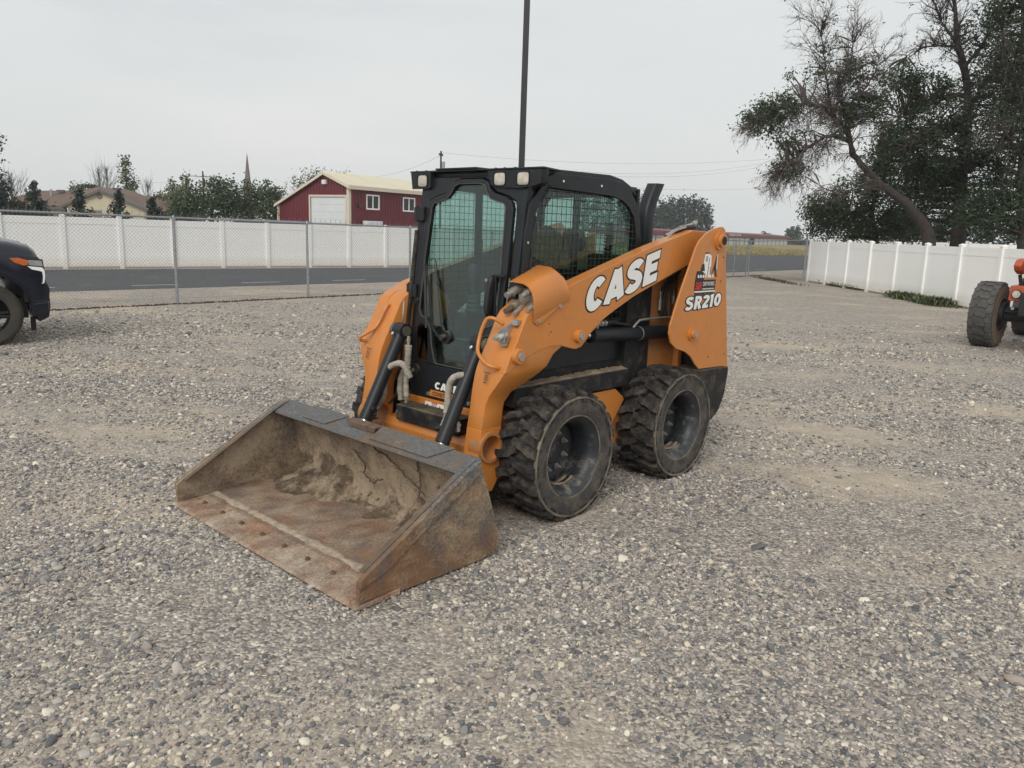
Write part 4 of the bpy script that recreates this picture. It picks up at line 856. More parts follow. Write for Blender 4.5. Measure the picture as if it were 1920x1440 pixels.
for ya, yb in ((-.62, -.24), (.10, .74)):
    k0, k1 = (ya, ya), (yb, yb)
    V = []
    for (t_, y) in ((0, ya), (0, yb), (1, yb-.11), (1, ya+.02)):
        p = Vector((1.515+.115*t_, y, .5845-.0535*t_)); V.append(p)
    n_ = Vector((.42, 0, .9)).normalized()*.008
    part(MB().add([*V, *[p+n_ for p in V]], [(3, 2, 1, 0), (4, 5, 6, 7), (0, 1, 5, 4), (1, 2, 6, 5), (2, 3, 7, 6), (3, 0, 4, 7)]), 'lip_step_plate', B_LIP, parent=bkt, bevel=.002)
part(MB().box(1.515, 1.575, -.19, .10, .576, .590).box(1.572, 1.586, -.15, .10, .556, .588), 'lip_hook_channel', mat('rusty_channel', (.13, .085, .06), .8, var=.4, vs_=20), parent=bkt, bevel=.003)
ce = part(MB().prism([(2.085, .033), (2.335, .018), (2.352, .008), (2.345, .002), (2.085, .002)], -.972, .972), 'cutting_edge', EDGE, parent=bkt, bevel=.002)
for k in range(8):
    y = -.80+k*.232
    part(MB().cyl((2.215, y, .022), (2.215, y, .035), .015, 6).cyl((2.215, y, .035), (2.215, y, .041), .008, 8), 'edge_bolt', mat('rusty_bolt', (.15, .09, .055), .85, var=.3), parent=bkt)
# dust ridge behind the cutting edge & caked mud along the back
def lump(P, nm, amp, fr, m_, parent, sub=1): pass
mb = MB(); n_ = 90
rows = []
for i in range(n_+1):
    y = -.93+1.86*i/n_; q = noise.noise((y*7, 1, 2))+.6*noise.noise((y*23, 4, 2)); w = max(.002, .020+.026*q); hq = max(0, .006+.006*q)
    rows.append([(2.07-w, y, .0318), (2.072-w*.3, y, .0335+hq), (2.086, y, .0345+hq), (2.092+w*.8, y, .0325)])
V = [p for r in rows for p in r]; mb.add(V, [(i*4+j, i*4+j+1, i*4+j+5, i*4+j+4) for i in range(n_) for j in range(3)])
part(mb, 'dust_ridge', mat('pale_dust', (.36, .29, .22), 1, var=.35, vs_=22, bump=.6, bs=90), parent=bkt, smooth=3)
mb = MB(); rows = []; nn = 150; mm = 16
for i in range(nn+1):
    y = -.939+1.878*i/nn
    wv = max(.12, .30+.75*noise.noise((y*2.1, 3.3, 0))+.35*noise.noise((y*7, 1, 0))) * (1.25 if y < .25 else .55 if y > .55 else .9)
    row = []
    for j in range(mm+1):
        t = j/mm; a = t*PI/2; r0 = .012+.26*wv*min(1, .5+.5*abs(math.sin(y*3+1)))
        # path from floor point to wall point, bulging to the corner
        xf, zf = 1.49+.34*wv*(1-t)**1.2, .030+.30*wv*t**1.5
        wallx = 1.434+max(0, zf-.17)*.2 if zf > .1 else 1.487-.05*max(0, (zf-.04)/.06)
        x = max(wallx+.003, xf-.30*wv*math.sin(a)*.35 if t < 1 else wallx+.002)
        x = wallx+.002+(x-wallx)*(1-t**3)
        nz_ = noise.noise((x*9, y*9, zf*9))*.026+noise.noise((x*22, y*22, zf*22))*.016+noise.noise((x*55, y*55, zf*55))*.008
        edge = math.sin(PI*t)**.5 if 0 < t < 1 else 0
        row.append((x+nz_*edge, y, zf+nz_*edge*.8-(.004 if j in (0,) else 0)))
    rows.append(row)
mb.add([p for r in rows for p in r], [(i*(mm+1)+j, i*(mm+1)+j+1, (i+1)*(mm+1)+j+1, (i+1)*(mm+1)+j) for i in range(nn) for j in range(mm)])
part(mb, 'caked_mud', mat('caked_mud', (.105, .075, .05), 1, var=.4, vs_=11, dust=(.33, .26, .185), dthr=.535, dsoft=.07, ds=6, bump=1., bs=50), parent=bkt, smooth=math.radians(50))
# coupler plate behind the bucket
part(MB().prism([(1.20, .16), (1.41, .12), (1.43, .30), (1.36, .42), (1.24, .40)], -.50, .50), 'quick_coupler', BLACKD, bevel=.01)
# twigs caught in the mud
rg = random.Random(3)
for nm, pts in (('a', [(1.460, -.02, .43), (1.462, .08, .405), (1.462, .17, .37), (1.455, .30, .325), (1.45, .40, .275), (1.448, .47, .245)]), ('b', [(1.465, .40, .42), (1.455, .42, .33), (1.45, .435, .22)]), ('c', [(1.45, -.22, .36), (1.447, -.12, .30), (1.445, -.10, .24), (1.455, .0, .215), (1.455, .08, .25)]), ('d', [(1.452, .60, .345), (1.45, .60, .285), (1.45, .625, .265)])):
    mb = MB(); P = smoothpath([Vector(p)+Vector((.034+.03*max(0, (.40-p[2])*4), 0, 0)) for p in pts], 4)
    P = [p+Vector((rg.uniform(0, .004), rg.uniform(-.012, .012), rg.uniform(-.012, .012))) for p in P]; mb.tube(P, .005, 6)
    for k in range(len(P)+3):
        p = rg.choice(P); mb.tube([p, p+Vector((.008, rg.uniform(-.05, .05), rg.uniform(-.025, .025)))], .002, 4)
    ob = mb.build('twig', mat('dead_twig', (.085, .06, .045), .9)); ob.parent = None; ob.matrix_world = Matrix.Translation(LD.location) @ Matrix.Rotation(-2.317, 4, 'Z')
    tag(ob, {'a': 'longest dark tangled twig stuck across the upper back wall of the bucket', 'b': 'short upright dark twig crossing the end of the long one in the bucket', 'c': 'curved dark twig just above the caked mud in the bucket', 'd': 'tiny cross shaped dark twig nearest the right side of the bucket'}[nm], 'twig', 'twigs stuck to the bucket')

# ================================================================== FENCES
def horizontal_frame(a, b):
    """matrix: local x from a to b on the ground"""
    d = (Vector(b)-Vector(a)); d.z = 0; return math.atan2(d.y, d.x), d.length
def chain_fence(name, label, a, b, nspan, za, zb, first_thick=False, last_thick=False, dia=.072, step=None):
    rz, Ln = horizontal_frame(a, b); t = thing(name, label, 'chain link fence', (a[0], a[1], 0), rz)
    Z = lambda x: za+(zb-za)*x/Ln
    step = step or Ln/nspan; k = 0; x = 0; xs_ = []
    while x < Ln-.2: xs_.append(x); x += step
    xs_.append(Ln)
    pm = {}
    for i, x in enumerate(xs_):
        r = .045 if (last_thick and i == len(xs_)-1) else .029
        h = Z(x); mb = MB().cyl((x, 0, -.1), (x, 0, h-.02), r, 12).cyl((x, 0, h-.06), (x, 0, h-.01), r*1.2, 12)
        p = part(mb, 'fence_post', GALV, smooth=SM, parent=t)
        part(MB().lathe([(h-.012, r*1.12), (h+.012, r*1.0), (h+.04, .012), (h+.042, .001)], (x, 0, 0), 'Z', 12), 'post_cap', GALV, parent=p, smooth=SM)
        for q in (.3, .62): part(MB().cyl((x, 0, h*q), (x, 0, h*q+.012), r*1.15, 10), 'tie_band', WIRE, parent=p)
    for i in range(len(xs_)-1):
        xa, xb = xs_[i], xs_[i+1]; part(MB().cyl((xa, 0, Z(xa)-.012), (xb, 0, Z(xb)-.012), .021, 10), 'top_rail', GALV, smooth=SM, parent=t)
    mb = MB(); H = 1; N_ = int(Ln/dia); W_ = .0018
    def wire(p, q): mb.tube([p, q], W_, 3, cap=False)
    off = -.02
    hw = .5*(za+zb); cnt = int((Ln+hw)/dia)+1
    for sgn in (1, -1):
        for i in range(-int(hw/dia)-1, cnt):
            x0_ = i*dia if sgn > 0 else i*dia+hw; zlo, zhi = .03, None
            # line x = x0 + sgn*(z-zlo)
            zt = Z(min(max(x0_+sgn*hw, 0), Ln))+.045
            z0, z1 = zlo, zt
            if sgn > 0:
                if x0_ < 0: z0 = zlo-x0_
                if x0_+(zt-zlo) > Ln: z1 = zlo+Ln-x0_
            else:
                if x0_ > Ln: z0 = zlo+(x0_-Ln)
                if x0_-(zt-zlo) < 0: z1 = zlo+x0_
            if z1 <= z0+.01: continue
            wire((x0_+sgn*(z0-zlo), off, z0), (x0_+sgn*(z1-zlo), off+.004*sgn, z1))
    nb = int(Ln/(dia*2))
    for i in range(nb): x = i*dia*2+.03; mb.tube([(x, off, Z(x)+.01), (x+.004, off, Z(x)+.095)], .0034, 4)
    mb.tube([(0, off, .12), (Ln, off, .12)], .0025, 4)
    part(mb, 'wire_mesh', WIRE, parent=t)
    return t
PA, PB, PC, PD = gp(332, 570), gp(577, 558), gp(1398, 518), gp(1506, 528)
dF = (PB-PA).normalized(); stepF = (PB-PA).length
cA = PA-dF*stepF*4
zk = lambda n_: 1.79-.0205*n_
chain_fence('chain_link_fence', 'long galvanised chain link fence running beside the road from the truck to the far corner', cA, PC, 12, zk(-4)+.01, 1.63, step=stepF)
chain_fence('chain_link_fence', 'short galvanised chain link fence section joining the end of the right white fence', PC+(PD-PC).normalized()*.15, PD, 1, 1.63, 1.76, last_thick=True)

def vinyl_fence(name, label, a, b, n, h=1.76, start=0, ext0=0, ext1=0, zf=None):
    rz, Ln = horizontal_frame(a, b); sp = Ln/n; t = thing(name, label, 'white fence', (a[0], a[1], 0), rz)
    post = MB().box(-.064, .064, -.064, .064, -.05, h).mesh('fence_post', VINYL, bevel=.004)
    capm = MB().box(-.078, .078, -.078, .078, h-.01, h+.018).loft([[(-.07, -.07, h+.018), (.07, -.07, h+.018), (.07, .07, h+.018), (-.07, .07, h+.018)], [(-.015, -.015, h+.05), (.015, -.015, h+.05), (.015, .015, h+.05), (-.015, .015, h+.05)]]).mesh('post_cap', VINYL)
    w = sp-.128; np_ = 8; bw = w/np_
    board = MB().box(.001, bw-.001, -.012, .012, .20, h-.27).mesh('panel_board', VINYL)
    tr = MB().box(0, w, -.022, .022, h-.275, h-.10).box(.0, w, -.024, .024, h-.12, h-.045).mesh('top_rail', VINYL, bevel=0)
    brm = MB().box(0, w, -.024, .024, .07, .215).mesh('bottom_rail', VINYL)
    for i in range(-ext0, n+1+ext1):
        x = i*sp; p = link('fence_post', post, t); p.location = (x, 0, 0); p.rotation_euler = (random.gauss(0, .004), random.gauss(0, .004), 0)
        c = link('post_cap', capm, p)
        if i < n+ext1:
            p_ = empty('fence_section', t, (x+.064, 0, random.gauss(0, .006)))
            link('top_rail', tr, p_); link('bottom_rail', brm, p_)
            for k in range(np_): b_ = link('board', board, p_); b_.location = (k*bw, 0, 0)
    return t
def on_line(px, A, B):
    # ground point of line A-B seen at column px (approximately, at eye level)
    best = None
    lo, hi = -30., 90.
    d = (B-A).normalized()
    f = lambda s: (lambda P: 960+F*((P-Vector((0, 0, CAMH))).dot(RT))/((P-Vector((0, 0, CAMH))).dot(FW)))(A+d*s+Vector((0, 0, 1.6)))-px
    for _ in range(60):
        m_ = (lo+hi)/2
        if f(m_) > 0: hi = m_
        else: lo = m_
    return A+d*((lo+hi)/2)
LA, LB = gp(100, 504), gp(760, 500.5)
vinyl_fence('vinyl_fence', 'long white vinyl fence across the road behind the chain link fence', on_line(116, LA, LB), on_line(787, LA, LB), 8, 1.75, ext0=5, ext1=7)
RA, RB = gp(1543, 533.4), gp(1790.5, 575.8)
vinyl_fence('vinyl_fence', 'tall white vinyl fence along the right side of the gravel yard', on_line(1521, RA, RB), on_line(1881, RA, RB), 7, 1.76, ext1=6)
vinyl_fence('vinyl_fence', 'farther white vinyl fence of which only the tops show under the big trees', at(1541, 460, 46)*1, at(1855, 470, 42)*1, 9, 1.90, ext1=2)

# ================================================================== LAMP POLE, UTILITY POLES, WIRES
POLE = mat('dark_pole_paint', (.018, .021, .025), .45, var=.15)
pb = at(968, 600, 14.6); t = thing('lamp_pole', 'tall dark square light pole rising behind the loader cab', 'lamp pole', (pb.x, pb.y, 0))
mb = MB().loft([[(-.058, -.058, 0), (.058, -.058, 0), (.058, .058, 0), (-.058, .058, 0)], [(-.05, -.05, 8.2), (.05, -.05, 8.2), (.05, .05, 8.2), (-.05, .05, 8.2)]])
part(mb, 'pole', POLE, parent=t, bevel=.006); part(MB().cyl((0, 0, 0), (0, 0, .55), .25, 24), 'concrete_base', mat('concrete', (.35, .34, .32), .9), parent=t); part(MB().box(-.03, .55, -.16, .16, 8.1, 8.2), 'lamp_head', POLE, parent=t, bevel=.01)
WOOD = mat('weathered_pole_wood', (.07, .055, .045), .95, var=.3)
def upole(px, ytop, D, label, arms):
    p = at(px, ytop, D); t = thing('utility_pole', label, 'utility pole', (p.x, p.y, 0))
    part(MB().cyl((0, 0, 0), (0, 0, p.z), .15, 10, r1=.10), 'pole', WOOD, parent=t)
    for (dz_, w, ang) in arms:
        c, s_ = math.cos(ang), math.sin(ang); part(MB().tube([(-w*c, -w*s_, p.z-dz_), (w*c, w*s_, p.z-dz_)], .06, 4), 'cross_arm', WOOD, parent=t)
        for q in (-.9, -.45, .45, .9): part(MB().cyl((w*c*q, w*s_*q, p.z-dz_), (w*c*q, w*s_*q, p.z-dz_+.22), .05, 6), 'insulator', WOOD, parent=t)
    return p
p1 = upole(827, 283, 95, 'wooden utility pole rising just behind the barn roof beside the cab', [(.5, .5, 1.2)])
part(MB().cyl((.28, 0, p1.z-2.0), (.28, 0, p1.z-1.2), .2, 10), 'transformer', GALV, parent=bpy.data.objects['utility_pole'])
p2 = upole(380, 321, 110, 'wooden utility pole with crossarm standing in the left trees', [(.7, 2.0, .2)])
def wire_(label, pts, r=.018, sag=.6):
    mb = MB(); P = []
    for i in range(len(pts)-1):
        for k in range(10): u = k/10; P.append(pts[i].lerp(pts[i+1], u)-Vector((0, 0, sag*4*u*(1-u))))
    P.append(pts[-1]); mb.tube(P, r*.65, 4); tag(mb.build('overhead_wire', mat('cable_black', (.04, .04, .045), .6)), label, 'overhead wire', 'overhead power lines')
wire_('thin overhead wire sloping down left from the pole by the barn', [p1-Vector((0, 0, .5)), at(690, 332, 130)], .02)
wire_('thin overhead wire running from the crossarm pole towards the barn', [p2-Vector((0, 0, .7)), at(555, 352, 130)], .02)
wire_('thin overhead wire running left from the crossarm pole', [p2-Vector((0, 0, .7)), at(262, 338, 130)], .02)
wire_('highest thin overhead wire crossing the sky towards the leaning tree', [p1-Vector((0, 0, .2)), at(1455, 297, 120)], .018, 1.0)
wire_('second overhead wire crossing the sky towards the leaning tree', [at(1090, 322, 95), at(1460, 300, 120)], .018, .9)
wire_('third overhead wire crossing the sky towards the leaning tree', [at(1110, 328, 95), at(1460, 306, 120)], .018, .9)
wire_('lowest overhead wire passing just above the exhaust stack', [at(1150, 350, 95), at(1520, 345, 120)], .018, .6)

# ================================================================== BARN, HOUSE, STORAGE, SHED, STEEPLE
def metal_siding(name, col, pitch, rough=.5, axis='X'):
    m = bpy.data.materials.new(name); m.use_nodes = True; N, L = m.node_tree.nodes, m.node_tree.links; b = N['Principled BSDF']; b.inputs['Roughness'].default_value = rough
    t = N.new('ShaderNodeTexCoord'); n = N.new('ShaderNodeTexNoise'); n.inputs['Scale'].default_value = .8; n.inputs['Detail'].default_value = 5; L.new(t.outputs['Object'], n.inputs[0])
    hv = N.new('ShaderNodeHueSaturation'); mr = N.new('ShaderNodeMapRange'); mr.inputs[3].default_value = .88; mr.inputs[4].default_value = 1.12; L.new(n.outputs[0], mr.inputs[0]); L.new(mr.outputs[0], hv.inputs['Value']); hv.inputs['Color'].default_value = (*col, 1); L.new(hv.outputs[0], b.inputs['Base Color']); return m
BRED = metal_siding('barn_red_siding', (.125, .018, .026), .3)
TRIM = mat('cream_trim', (.62, .55, .46), .6, var=.05)
ROOFC = mat('cream_roof', (.62, .58, .45), .5, var=.05, vs_=.6)
WHITEP = mat('white_door_paint', (.62, .66, .67), .5, var=.04, vs_=1)
DKGL = mat('dark_window_pane', (.015, .018, .02), .08, var=.3, vs_=.6)
bc = Vector((-11.55, 55.0, 0)); th_ = math.atan2(.83, .557)
barn = thing('barn', 'dark red metal barn with cream roof and white roll up door', 'barn', bc, th_)       # local X along the side, Y to the gable's left
Wt = []
gab = [(0, 0), (0, 4.34), (2.26, 5.19), (7.2, 3.03), (7.2, 0)]
door_h = [(.30, 0.02), (3.85, 0.02), (3.85, 3.62), (.30, 3.62)]
part(MB().prism(gab, -.0, .12, 'X', holes=[door_h]), 'wall', BRED, parent=barn)
part(MB().prism(gab, 8.08, 8.2, 'X'), 'wall', BRED, parent=barn)
sw = part(MB().prism([(.12, 0), (8.08, 0), (8.08, 4.34), (.12, 4.34)], 0, .12, 'Y', holes=[[(1.66, 2.84), (2.97, 2.84), (2.97, 3.87), (1.66, 3.87)], [(5.45, 2.84), (6.80, 2.84), (6.80, 3.87), (5.45, 3.87)]]), 'wall', BRED, parent=barn)
part(MB().box(.12, 8.08, 7.08, 7.2, 0, 3.03), 'wall', BRED, parent=barn)
rb = MB()
for i in range(int(8/.3)):
    x = .25+i*.3
    for za, zb in ([(0, 2.78), (3.93, 4.3)] if (1.6 < x < 3.05 or 5.4 < x < 6.9) else [(0, 4.3)]): rb.box(x, x+.05, -.02, 0.0, za, zb)
tag(part(rb, 'siding_rib', BRED, parent=barn), kind='stuff')
rb = MB()
for i in range(24):
    y = .2+i*.3; zt = 4.34+(5.19-4.34)*y/2.26 if y < 2.26 else 5.19-(y-2.26)*.437
    for za, zb in ([(3.72, zt-.03)] if .2 < y < 3.95 else [(0, zt-.03)]): rb.box(-.02, 0, y, y+.05, za, zb)
tag(part(rb, 'siding_rib', BRED, parent=barn), kind='stuff')
dr = part(MB().box(.06, .10, .33, 3.82, 0.02, 3.60), 'roll_up_door', WHITEP, parent=barn)
for k in range(7): part(MB().box(.045, .06, .35, 3.80, .03+k*.51, .52+k*.51), 'door_panel', WHITEP, parent=dr, bevel=.008)
for (a, b_, c, d) in ((.20, .32, 0, 3.74), (3.83, 3.96, 0, 3.74), (.32, 3.83, 3.61, 3.74)): part(MB().box(-.04, .02, a, b_, c, d), 'door_trim', TRIM, parent=barn)
for x0_, y0_, z_ in ((-.05, -.05, 4.34), (-.05, 7.12, 3.0)): part(MB().box(x0_, x0_+.22, y0_, y0_+.22, 0, z_), 'corner_trim', TRIM, parent=barn)
part(MB().box(8.06, 8.26, -.05, .15, 0, 4.34), 'corner_trim', TRIM, parent=barn)
part(MB().cyl((-.09, 7.22, 0), (-.09, 7.22, 2.9), .06, 8), 'downspout', TRIM, parent=barn)
sl1, sl2 = (5.19-4.34)/2.26, .437
rp = [(-.22, 4.34-.22*sl1+.03), (2.26, 5.22), (7.45, 5.22-5.19*sl2+.01), (7.45, 5.22-5.19*sl2+.10), (2.26, 5.31), (-.22, 4.34-.22*sl1+.12)]
part(MB().prism(rp, -.25, 8.45, 'X'), 'roof', ROOFC, parent=barn)
part(MB().prism([(y*1.0, z-.12) for y, z in rp[:3]]+[(y, z+.015) for y, z in reversed(rp[:3])], -.28, -.255, 'X'), 'roof_fascia', TRIM, parent=barn)
part(MB().box(-.25, 8.45, -.30, -.225, 4.12, 4.36), 'gutter', TRIM, parent=barn)
rr = MB()
for i in range(30): rr.add([(-.2+i*.3, -.2, 4.34-.2*sl1+.125), (-.16+i*.3, -.2, 4.34-.2*sl1+.16), (-.12+i*.3, -.2, 4.34-.2*sl1+.125), (-.2+i*.3, 2.26, 5.312), (-.16+i*.3, 2.26, 5.347), (-.12+i*.3, 2.26, 5.312)], [(0, 1, 4, 3), (1, 2, 5, 4)])
tag(part(rr, 'roof_rib', ROOFC, parent=barn), kind='stuff')
def win(parent, x0, x1, z0, z1, m_frame=VINYL):
    w_ = part(MB().prism([(x0, z0), (x1, z0), (x1, z1), (x0, z1)], -.03, .06, 'Y', holes=[[(x0+.09, z0+.09), ((x0+x1)/2-.035, z0+.09), ((x0+x1)/2-.035, z1-.09), (x0+.09, z1-.09)], [((x0+x1)/2+.035, z0+.09), (x1-.09, z0+.09), (x1-.09, z1-.09), ((x0+x1)/2+.035, z1-.09)]]), 'window', m_frame, parent=parent)
    part(MB().box(x0+.09, (x0+x1)/2-.035, .02, .03, z0+.09, z1-.09), 'pane', DKGL, parent=w_); part(MB().box((x0+x1)/2+.035, x1-.09, .02, .03, z0+.09, z1-.09), 'pane', DKGL, parent=w_)
win(barn, 1.66, 2.97, 2.84, 3.87); win(barn, 5.45, 6.80, 2.84, 3.87)
DKBR = mat('dark_bronze', (.03, .025, .02), .5)
part(MB().prism([(0, 2.95), (.18, 2.95), (.10, 3.25), (0, 3.25)], .85, 1.05, 'X').mirY(), 'wall_light', DKBR, parent=barn)
part(MB().prism([(-.2, 2.95), (-.02, 2.95), (-.02, 3.25), (-.1, 3.25)], 7.45, 7.62, 'X'), 'wall_light', DKBR, parent=barn)
part(MB().box(-.22, -.02, 2.05, 2.45, 4.45, 4.75), 'wall_light', mat('white_lamp', (.7, .7, .68), .4), parent=barn, bevel=.03)
part(MB().box(1.0, 2.4, -.9, -.3, 0, 2.05), 'white_cabinet', WHITEP, parent=barn, bevel=.03)

SHING = mat('brown_shingles', (.135, .092, .075), .95, var=.25, vs_=9, dust=(.175, .125, .10), dthr=.55, ds=1.5, bump=.5, bs=10)
CREAM = mat('cream_siding', (.50, .46, .34), .8, var=.05, vs_=1.5)
house = thing('house', 'cream house with brown shingle roofs behind the left white fence', 'house', (0, 0, 0))
def zpx(px, py, D): return at(px, py, D)
def quadp(P, nm, m_, th=.12, parent=house, up=Vector((0, 0, 1))):
    P = [Vector(p) for p in P]; n_ = (P[1]-P[0]).cross(P[-1]-P[0]).normalized()
    if n_.z < 0: n_ = -n_
    mb = MB(); n = len(P); mb.add([*P, *[p-n_*th for p in P]], [tuple(range(n)), tuple(reversed(range(n, 2*n)))]+[(i, (i+1) % n, (i+1) % n+n, i+n) for i in range(n)]); return part(mb, nm, m_, parent=parent)
# main block: long ridge left to right
DR, DE = 88, 83
ridge = [zpx(60, 357.5, DR), zpx(150, 357, DR), zpx(181, 351, DR), zpx(235, 354, DR), zpx(268, 366, DR)]
eaveL = zpx(15, 383, DE); eaveM = zpx(120, 386, DE)
quadp([zpx(10, 384, DE), zpx(124, 386.5, DE), zpx(152, 357, DR), zpx(60, 357.5, DR)], 'roof', SHING)
quadp([zpx(120, 386.5, DE-1), zpx(150, 357, DR-1), zpx(181, 351, DR-1), zpx(192, 357.5, 80)], 'roof', SHING)
quadp([zpx(190, 357.5, 80), zpx(181, 351, DR), zpx(235, 354, DR), zpx(272, 367, DR-2), zpx(276, 394, 79.4)], 'roof', SHING)
quadp([zpx(262, 394.5, DE), zpx(345, 396, DE), zpx(338, 371, DR), zpx(255, 366, DR)], 'roof', SHING)
quadp([zpx(4, 390, 86), zpx(62, 392, 86), zpx(64, 358.5, 90), zpx(29, 369, 90)], 'roof', SHING)
# front gable
gD = 79.6
gp_ = [zpx(127, 386, gD), zpx(190, 360, gD), zpx(272, 393.5, gD)]
zb_ = 0
gpoly = [(gp_[0].x, 0), (gp_[0].x, gp_[0].z), (gp_[1].x, gp_[1].z), (gp_[2].x, gp_[2].z), (gp_[2].x, 0)]
gw = part(MB().prism(gpoly, gD, gD+.2, 'Y'), 'gable_wall', CREAM, parent=house)
rb = MB()
for k in range(34):
    z = .2+k*.125
    if z > gp_[1].z-.2: break
    f_ = lambda xa, xb, za, zb2: xa+(xb-xa)*(z-za)/(zb2-za)
    xl = gp_[0].x if z < gp_[0].z else f_(gp_[0].x, gp_[1].x, gp_[0].z, gp_[1].z); xr = gp_[2].x if z < gp_[2].z else f_(gp_[2].x, gp_[1].x, gp_[2].z, gp_[1].z)
    rb.add([(xl+.05, gD-.001, z+.12), (xr-.05, gD-.001, z+.12), (xr-.05, gD-.03, z), (xl+.05, gD-.03, z), (xr-.05, gD-.001, z), (xl+.05, gD-.001, z)], [(0, 1, 2, 3), (3, 2, 4, 5)])
tag(part(rb, 'siding_board', CREAM, parent=gw), kind='stuff')
vc = zpx(187, 368.5, gD); vt = part(MB().cyl((vc.x, gD-.06, vc.z), (vc.x, gD, vc.z), .27, 24), 'round_vent', mat('vent_grey', (.16, .15, .14), .8), parent=house)
for k in range(5): part(MB().box(vc.x-.2, vc.x+.2, gD-.08, gD-.055, vc.z-.2+k*.09, vc.z-.16+k*.09), 'vent_slat', mat('vent_slat', (.25, .24, .22), .8), parent=vt)
for a, b_ in ((0, 1), (1, 2)):
    p, q = gp_[a].copy(), gp_[b_].copy(); d = (q-p).normalized(); p -= d*(.5 if a == 0 else 0); q += d*(.5 if b_ == 2 else 0); n_ = Vector((-d.z, 0, d.x))
    part(MB().add([p+Vector((0, -.45, 0)), q+Vector((0, -.45, 0)), q+Vector((0, -.45, 0))+n_*.22, p+Vector((0, -.45, 0))+n_*.22, p+Vector((0, .8, 0)), q+Vector((0, .8, 0)), q+Vector((0, .8, 0))+n_*.22, p+Vector((0, .8, 0))+n_*.22], [(0, 1, 2, 3), (4, 7, 6, 5), (0, 4, 5, 1), (3, 2, 6, 7), (0, 3, 7, 4), (1, 5, 6, 2)]), 'barge_board', mat('barge_grey', (.11, .10, .095), .7), parent=house)
wl_ = part(MB().box(zpx(5, 400, 84).x, zpx(124, 400, 84).x, 84, 84.3, 0, zpx(60, 386, 84).z-.15), 'wall', CREAM, parent=house)
part(MB().box(zpx(275, 400, 84).x, zpx(345, 400, 84).x, 84, 84.3, 0, zpx(310, 395, 84).z-.12), 'wall', mat('brown_wall', (.10, .08, .07), .8), parent=house)
part(MB().box(zpx(176, 400, gD).x, zpx(191, 400, gD).x, gD-.10, gD-.03, .9, zpx(180, 394, gD).z), 'window', mat('curtained_window', (.18, .15, .13), .4), parent=house)
part(MB().box(zpx(20, 400, 83).x, zpx(124, 400, 83).x, 82.6, 83.2, zpx(70, 386.5, 83).z-.22, zpx(70, 386.5, 83).z-.02), 'eave_fascia', mat('barge_grey', (.11, .10, .095), .7), parent=house)
vp = zpx(96, 363, 86); part(MB().cyl((vp.x, 86, vp.z-.5), (vp.x, 86, vp.z+.45), .12, 10), 'roof_vent_pipe', GALV, parent=house)
for px_, py_ in ((115, 358.5), (138, 358.5), (166, 358), (222, 355)): q = zpx(px_, py_, 87); part(MB().box(q.x-.35, q.x+.35, q.y-.3, q.y+.1, q.z-.12, q.z+.14), 'roof_vent', mat('barge_grey', (.11, .10, .095), .7), parent=house)

sb0, sb1 = at(1190, 445, 140), at(1478, 449, 240)
rz, Ln = horizontal_frame(sb0, sb1)
stg = thing('storage_building', 'long low storage building with red roof band and white doors', 'building', (sb0.x, sb0.y, 0), rz)
STR = mat('storage_red', (.15, .022, .03), .55, var=.08, vs_=.3)
part(MB().box(0, Ln, 0, 9, 0, 1.75), 'wall', mat('storage_wall', (.22, .20, .20), .8), parent=stg)
part(MB().prism([(-.45, 1.72), (-.45, 2.55), (4.5, 3.0), (9.4, 2.55), (9.4, 1.72)], -.3, Ln+.3, 'X'), 'roof', STR, parent=stg)
k = 0; x = 1.
dm = MB().box(0, 3.7, -.08, 0, 0, 1.62); dme = dm.mesh('door', WHITEP)
while x < Ln-4:
    if abs(x-76) < 2.4: part(MB().box(x, x+3.7, -.06, 0, 0, 1.62), 'dark_doorway_sheet', mat('doorway_shade_paint', (.03, .025, .025), .9), parent=stg)  # dark sheet on the solid wall; the shade inside the doorway is its colour
    else: o_ = link('door', dme, stg); o_.location = (x, 0, 0)
    x += 4.6
tx = on_line(1364, sb0*1, sb1*1); s0_ = (Vector((tx.x, tx.y, 0))-Vector((sb0.x, sb0.y, 0))).length
font_text('STORAGE  390-7881', (s0_, -.46, 2.12), (1, 0, 0), (0, 0, 1), .38, WHITE, 'lettering', stg, offset=.02, width=10.0)

sh = thing('shed', 'low blue grey metal shed roof showing above the white fence', 'shed', (0, 0, 0)); q0, q1 = at(440, 412, 50), at(560, 414, 50)
part(MB().box(q0.x, q1.x, 50, 52.4, 0, q0.z-.02), 'wall', mat('shed_wall', (.10, .12, .16), .6), parent=sh)
mb = MB(); nn = 46
for i in range(nn): x = q0.x+(q1.x-q0.x)*i/nn; mb.box(x, x+.04, 49.96, 50.0, 0, q0.z-.03)
tag(part(mb, 'wall_rib', mat('shed_wall', (.10, .12, .16), .6), parent=sh), kind='stuff')
part(MB().box(q0.x-.1, q1.x+.1, 49.85, 52.5, q0.z-.02, q0.z+.05), 'roof', mat('shed_roof', (.24, .26, .28), .5), parent=sh)
spz = at(463, 290, 190); stp = thing('church_steeple', 'thin dark pointed church steeple above the left trees', 'steeple', (spz.x, 190, 0))
part(MB().loft([[(-.62, -.62, spz.z-7), (.62, -.62, spz.z-7), (.62, .62, spz.z-7), (-.62, .62, spz.z-7)], [(-.06, -.06, spz.z), (.06, -.06, spz.z), (.06, .06, spz.z), (-.06, .06, spz.z)]]), 'spire', mat('spire_slate', (.12, .10, .095), .7), parent=stp)
part(MB().box(-.8, .8, -.8, .8, 0, spz.z-7), 'tower', mat('spire_brick', (.2, .13, .1), .9), parent=stp); part(MB().cyl((0, 0, spz.z), (0, 0, spz.z+.8), .04, 6), 'finial', STEEL, parent=stp)

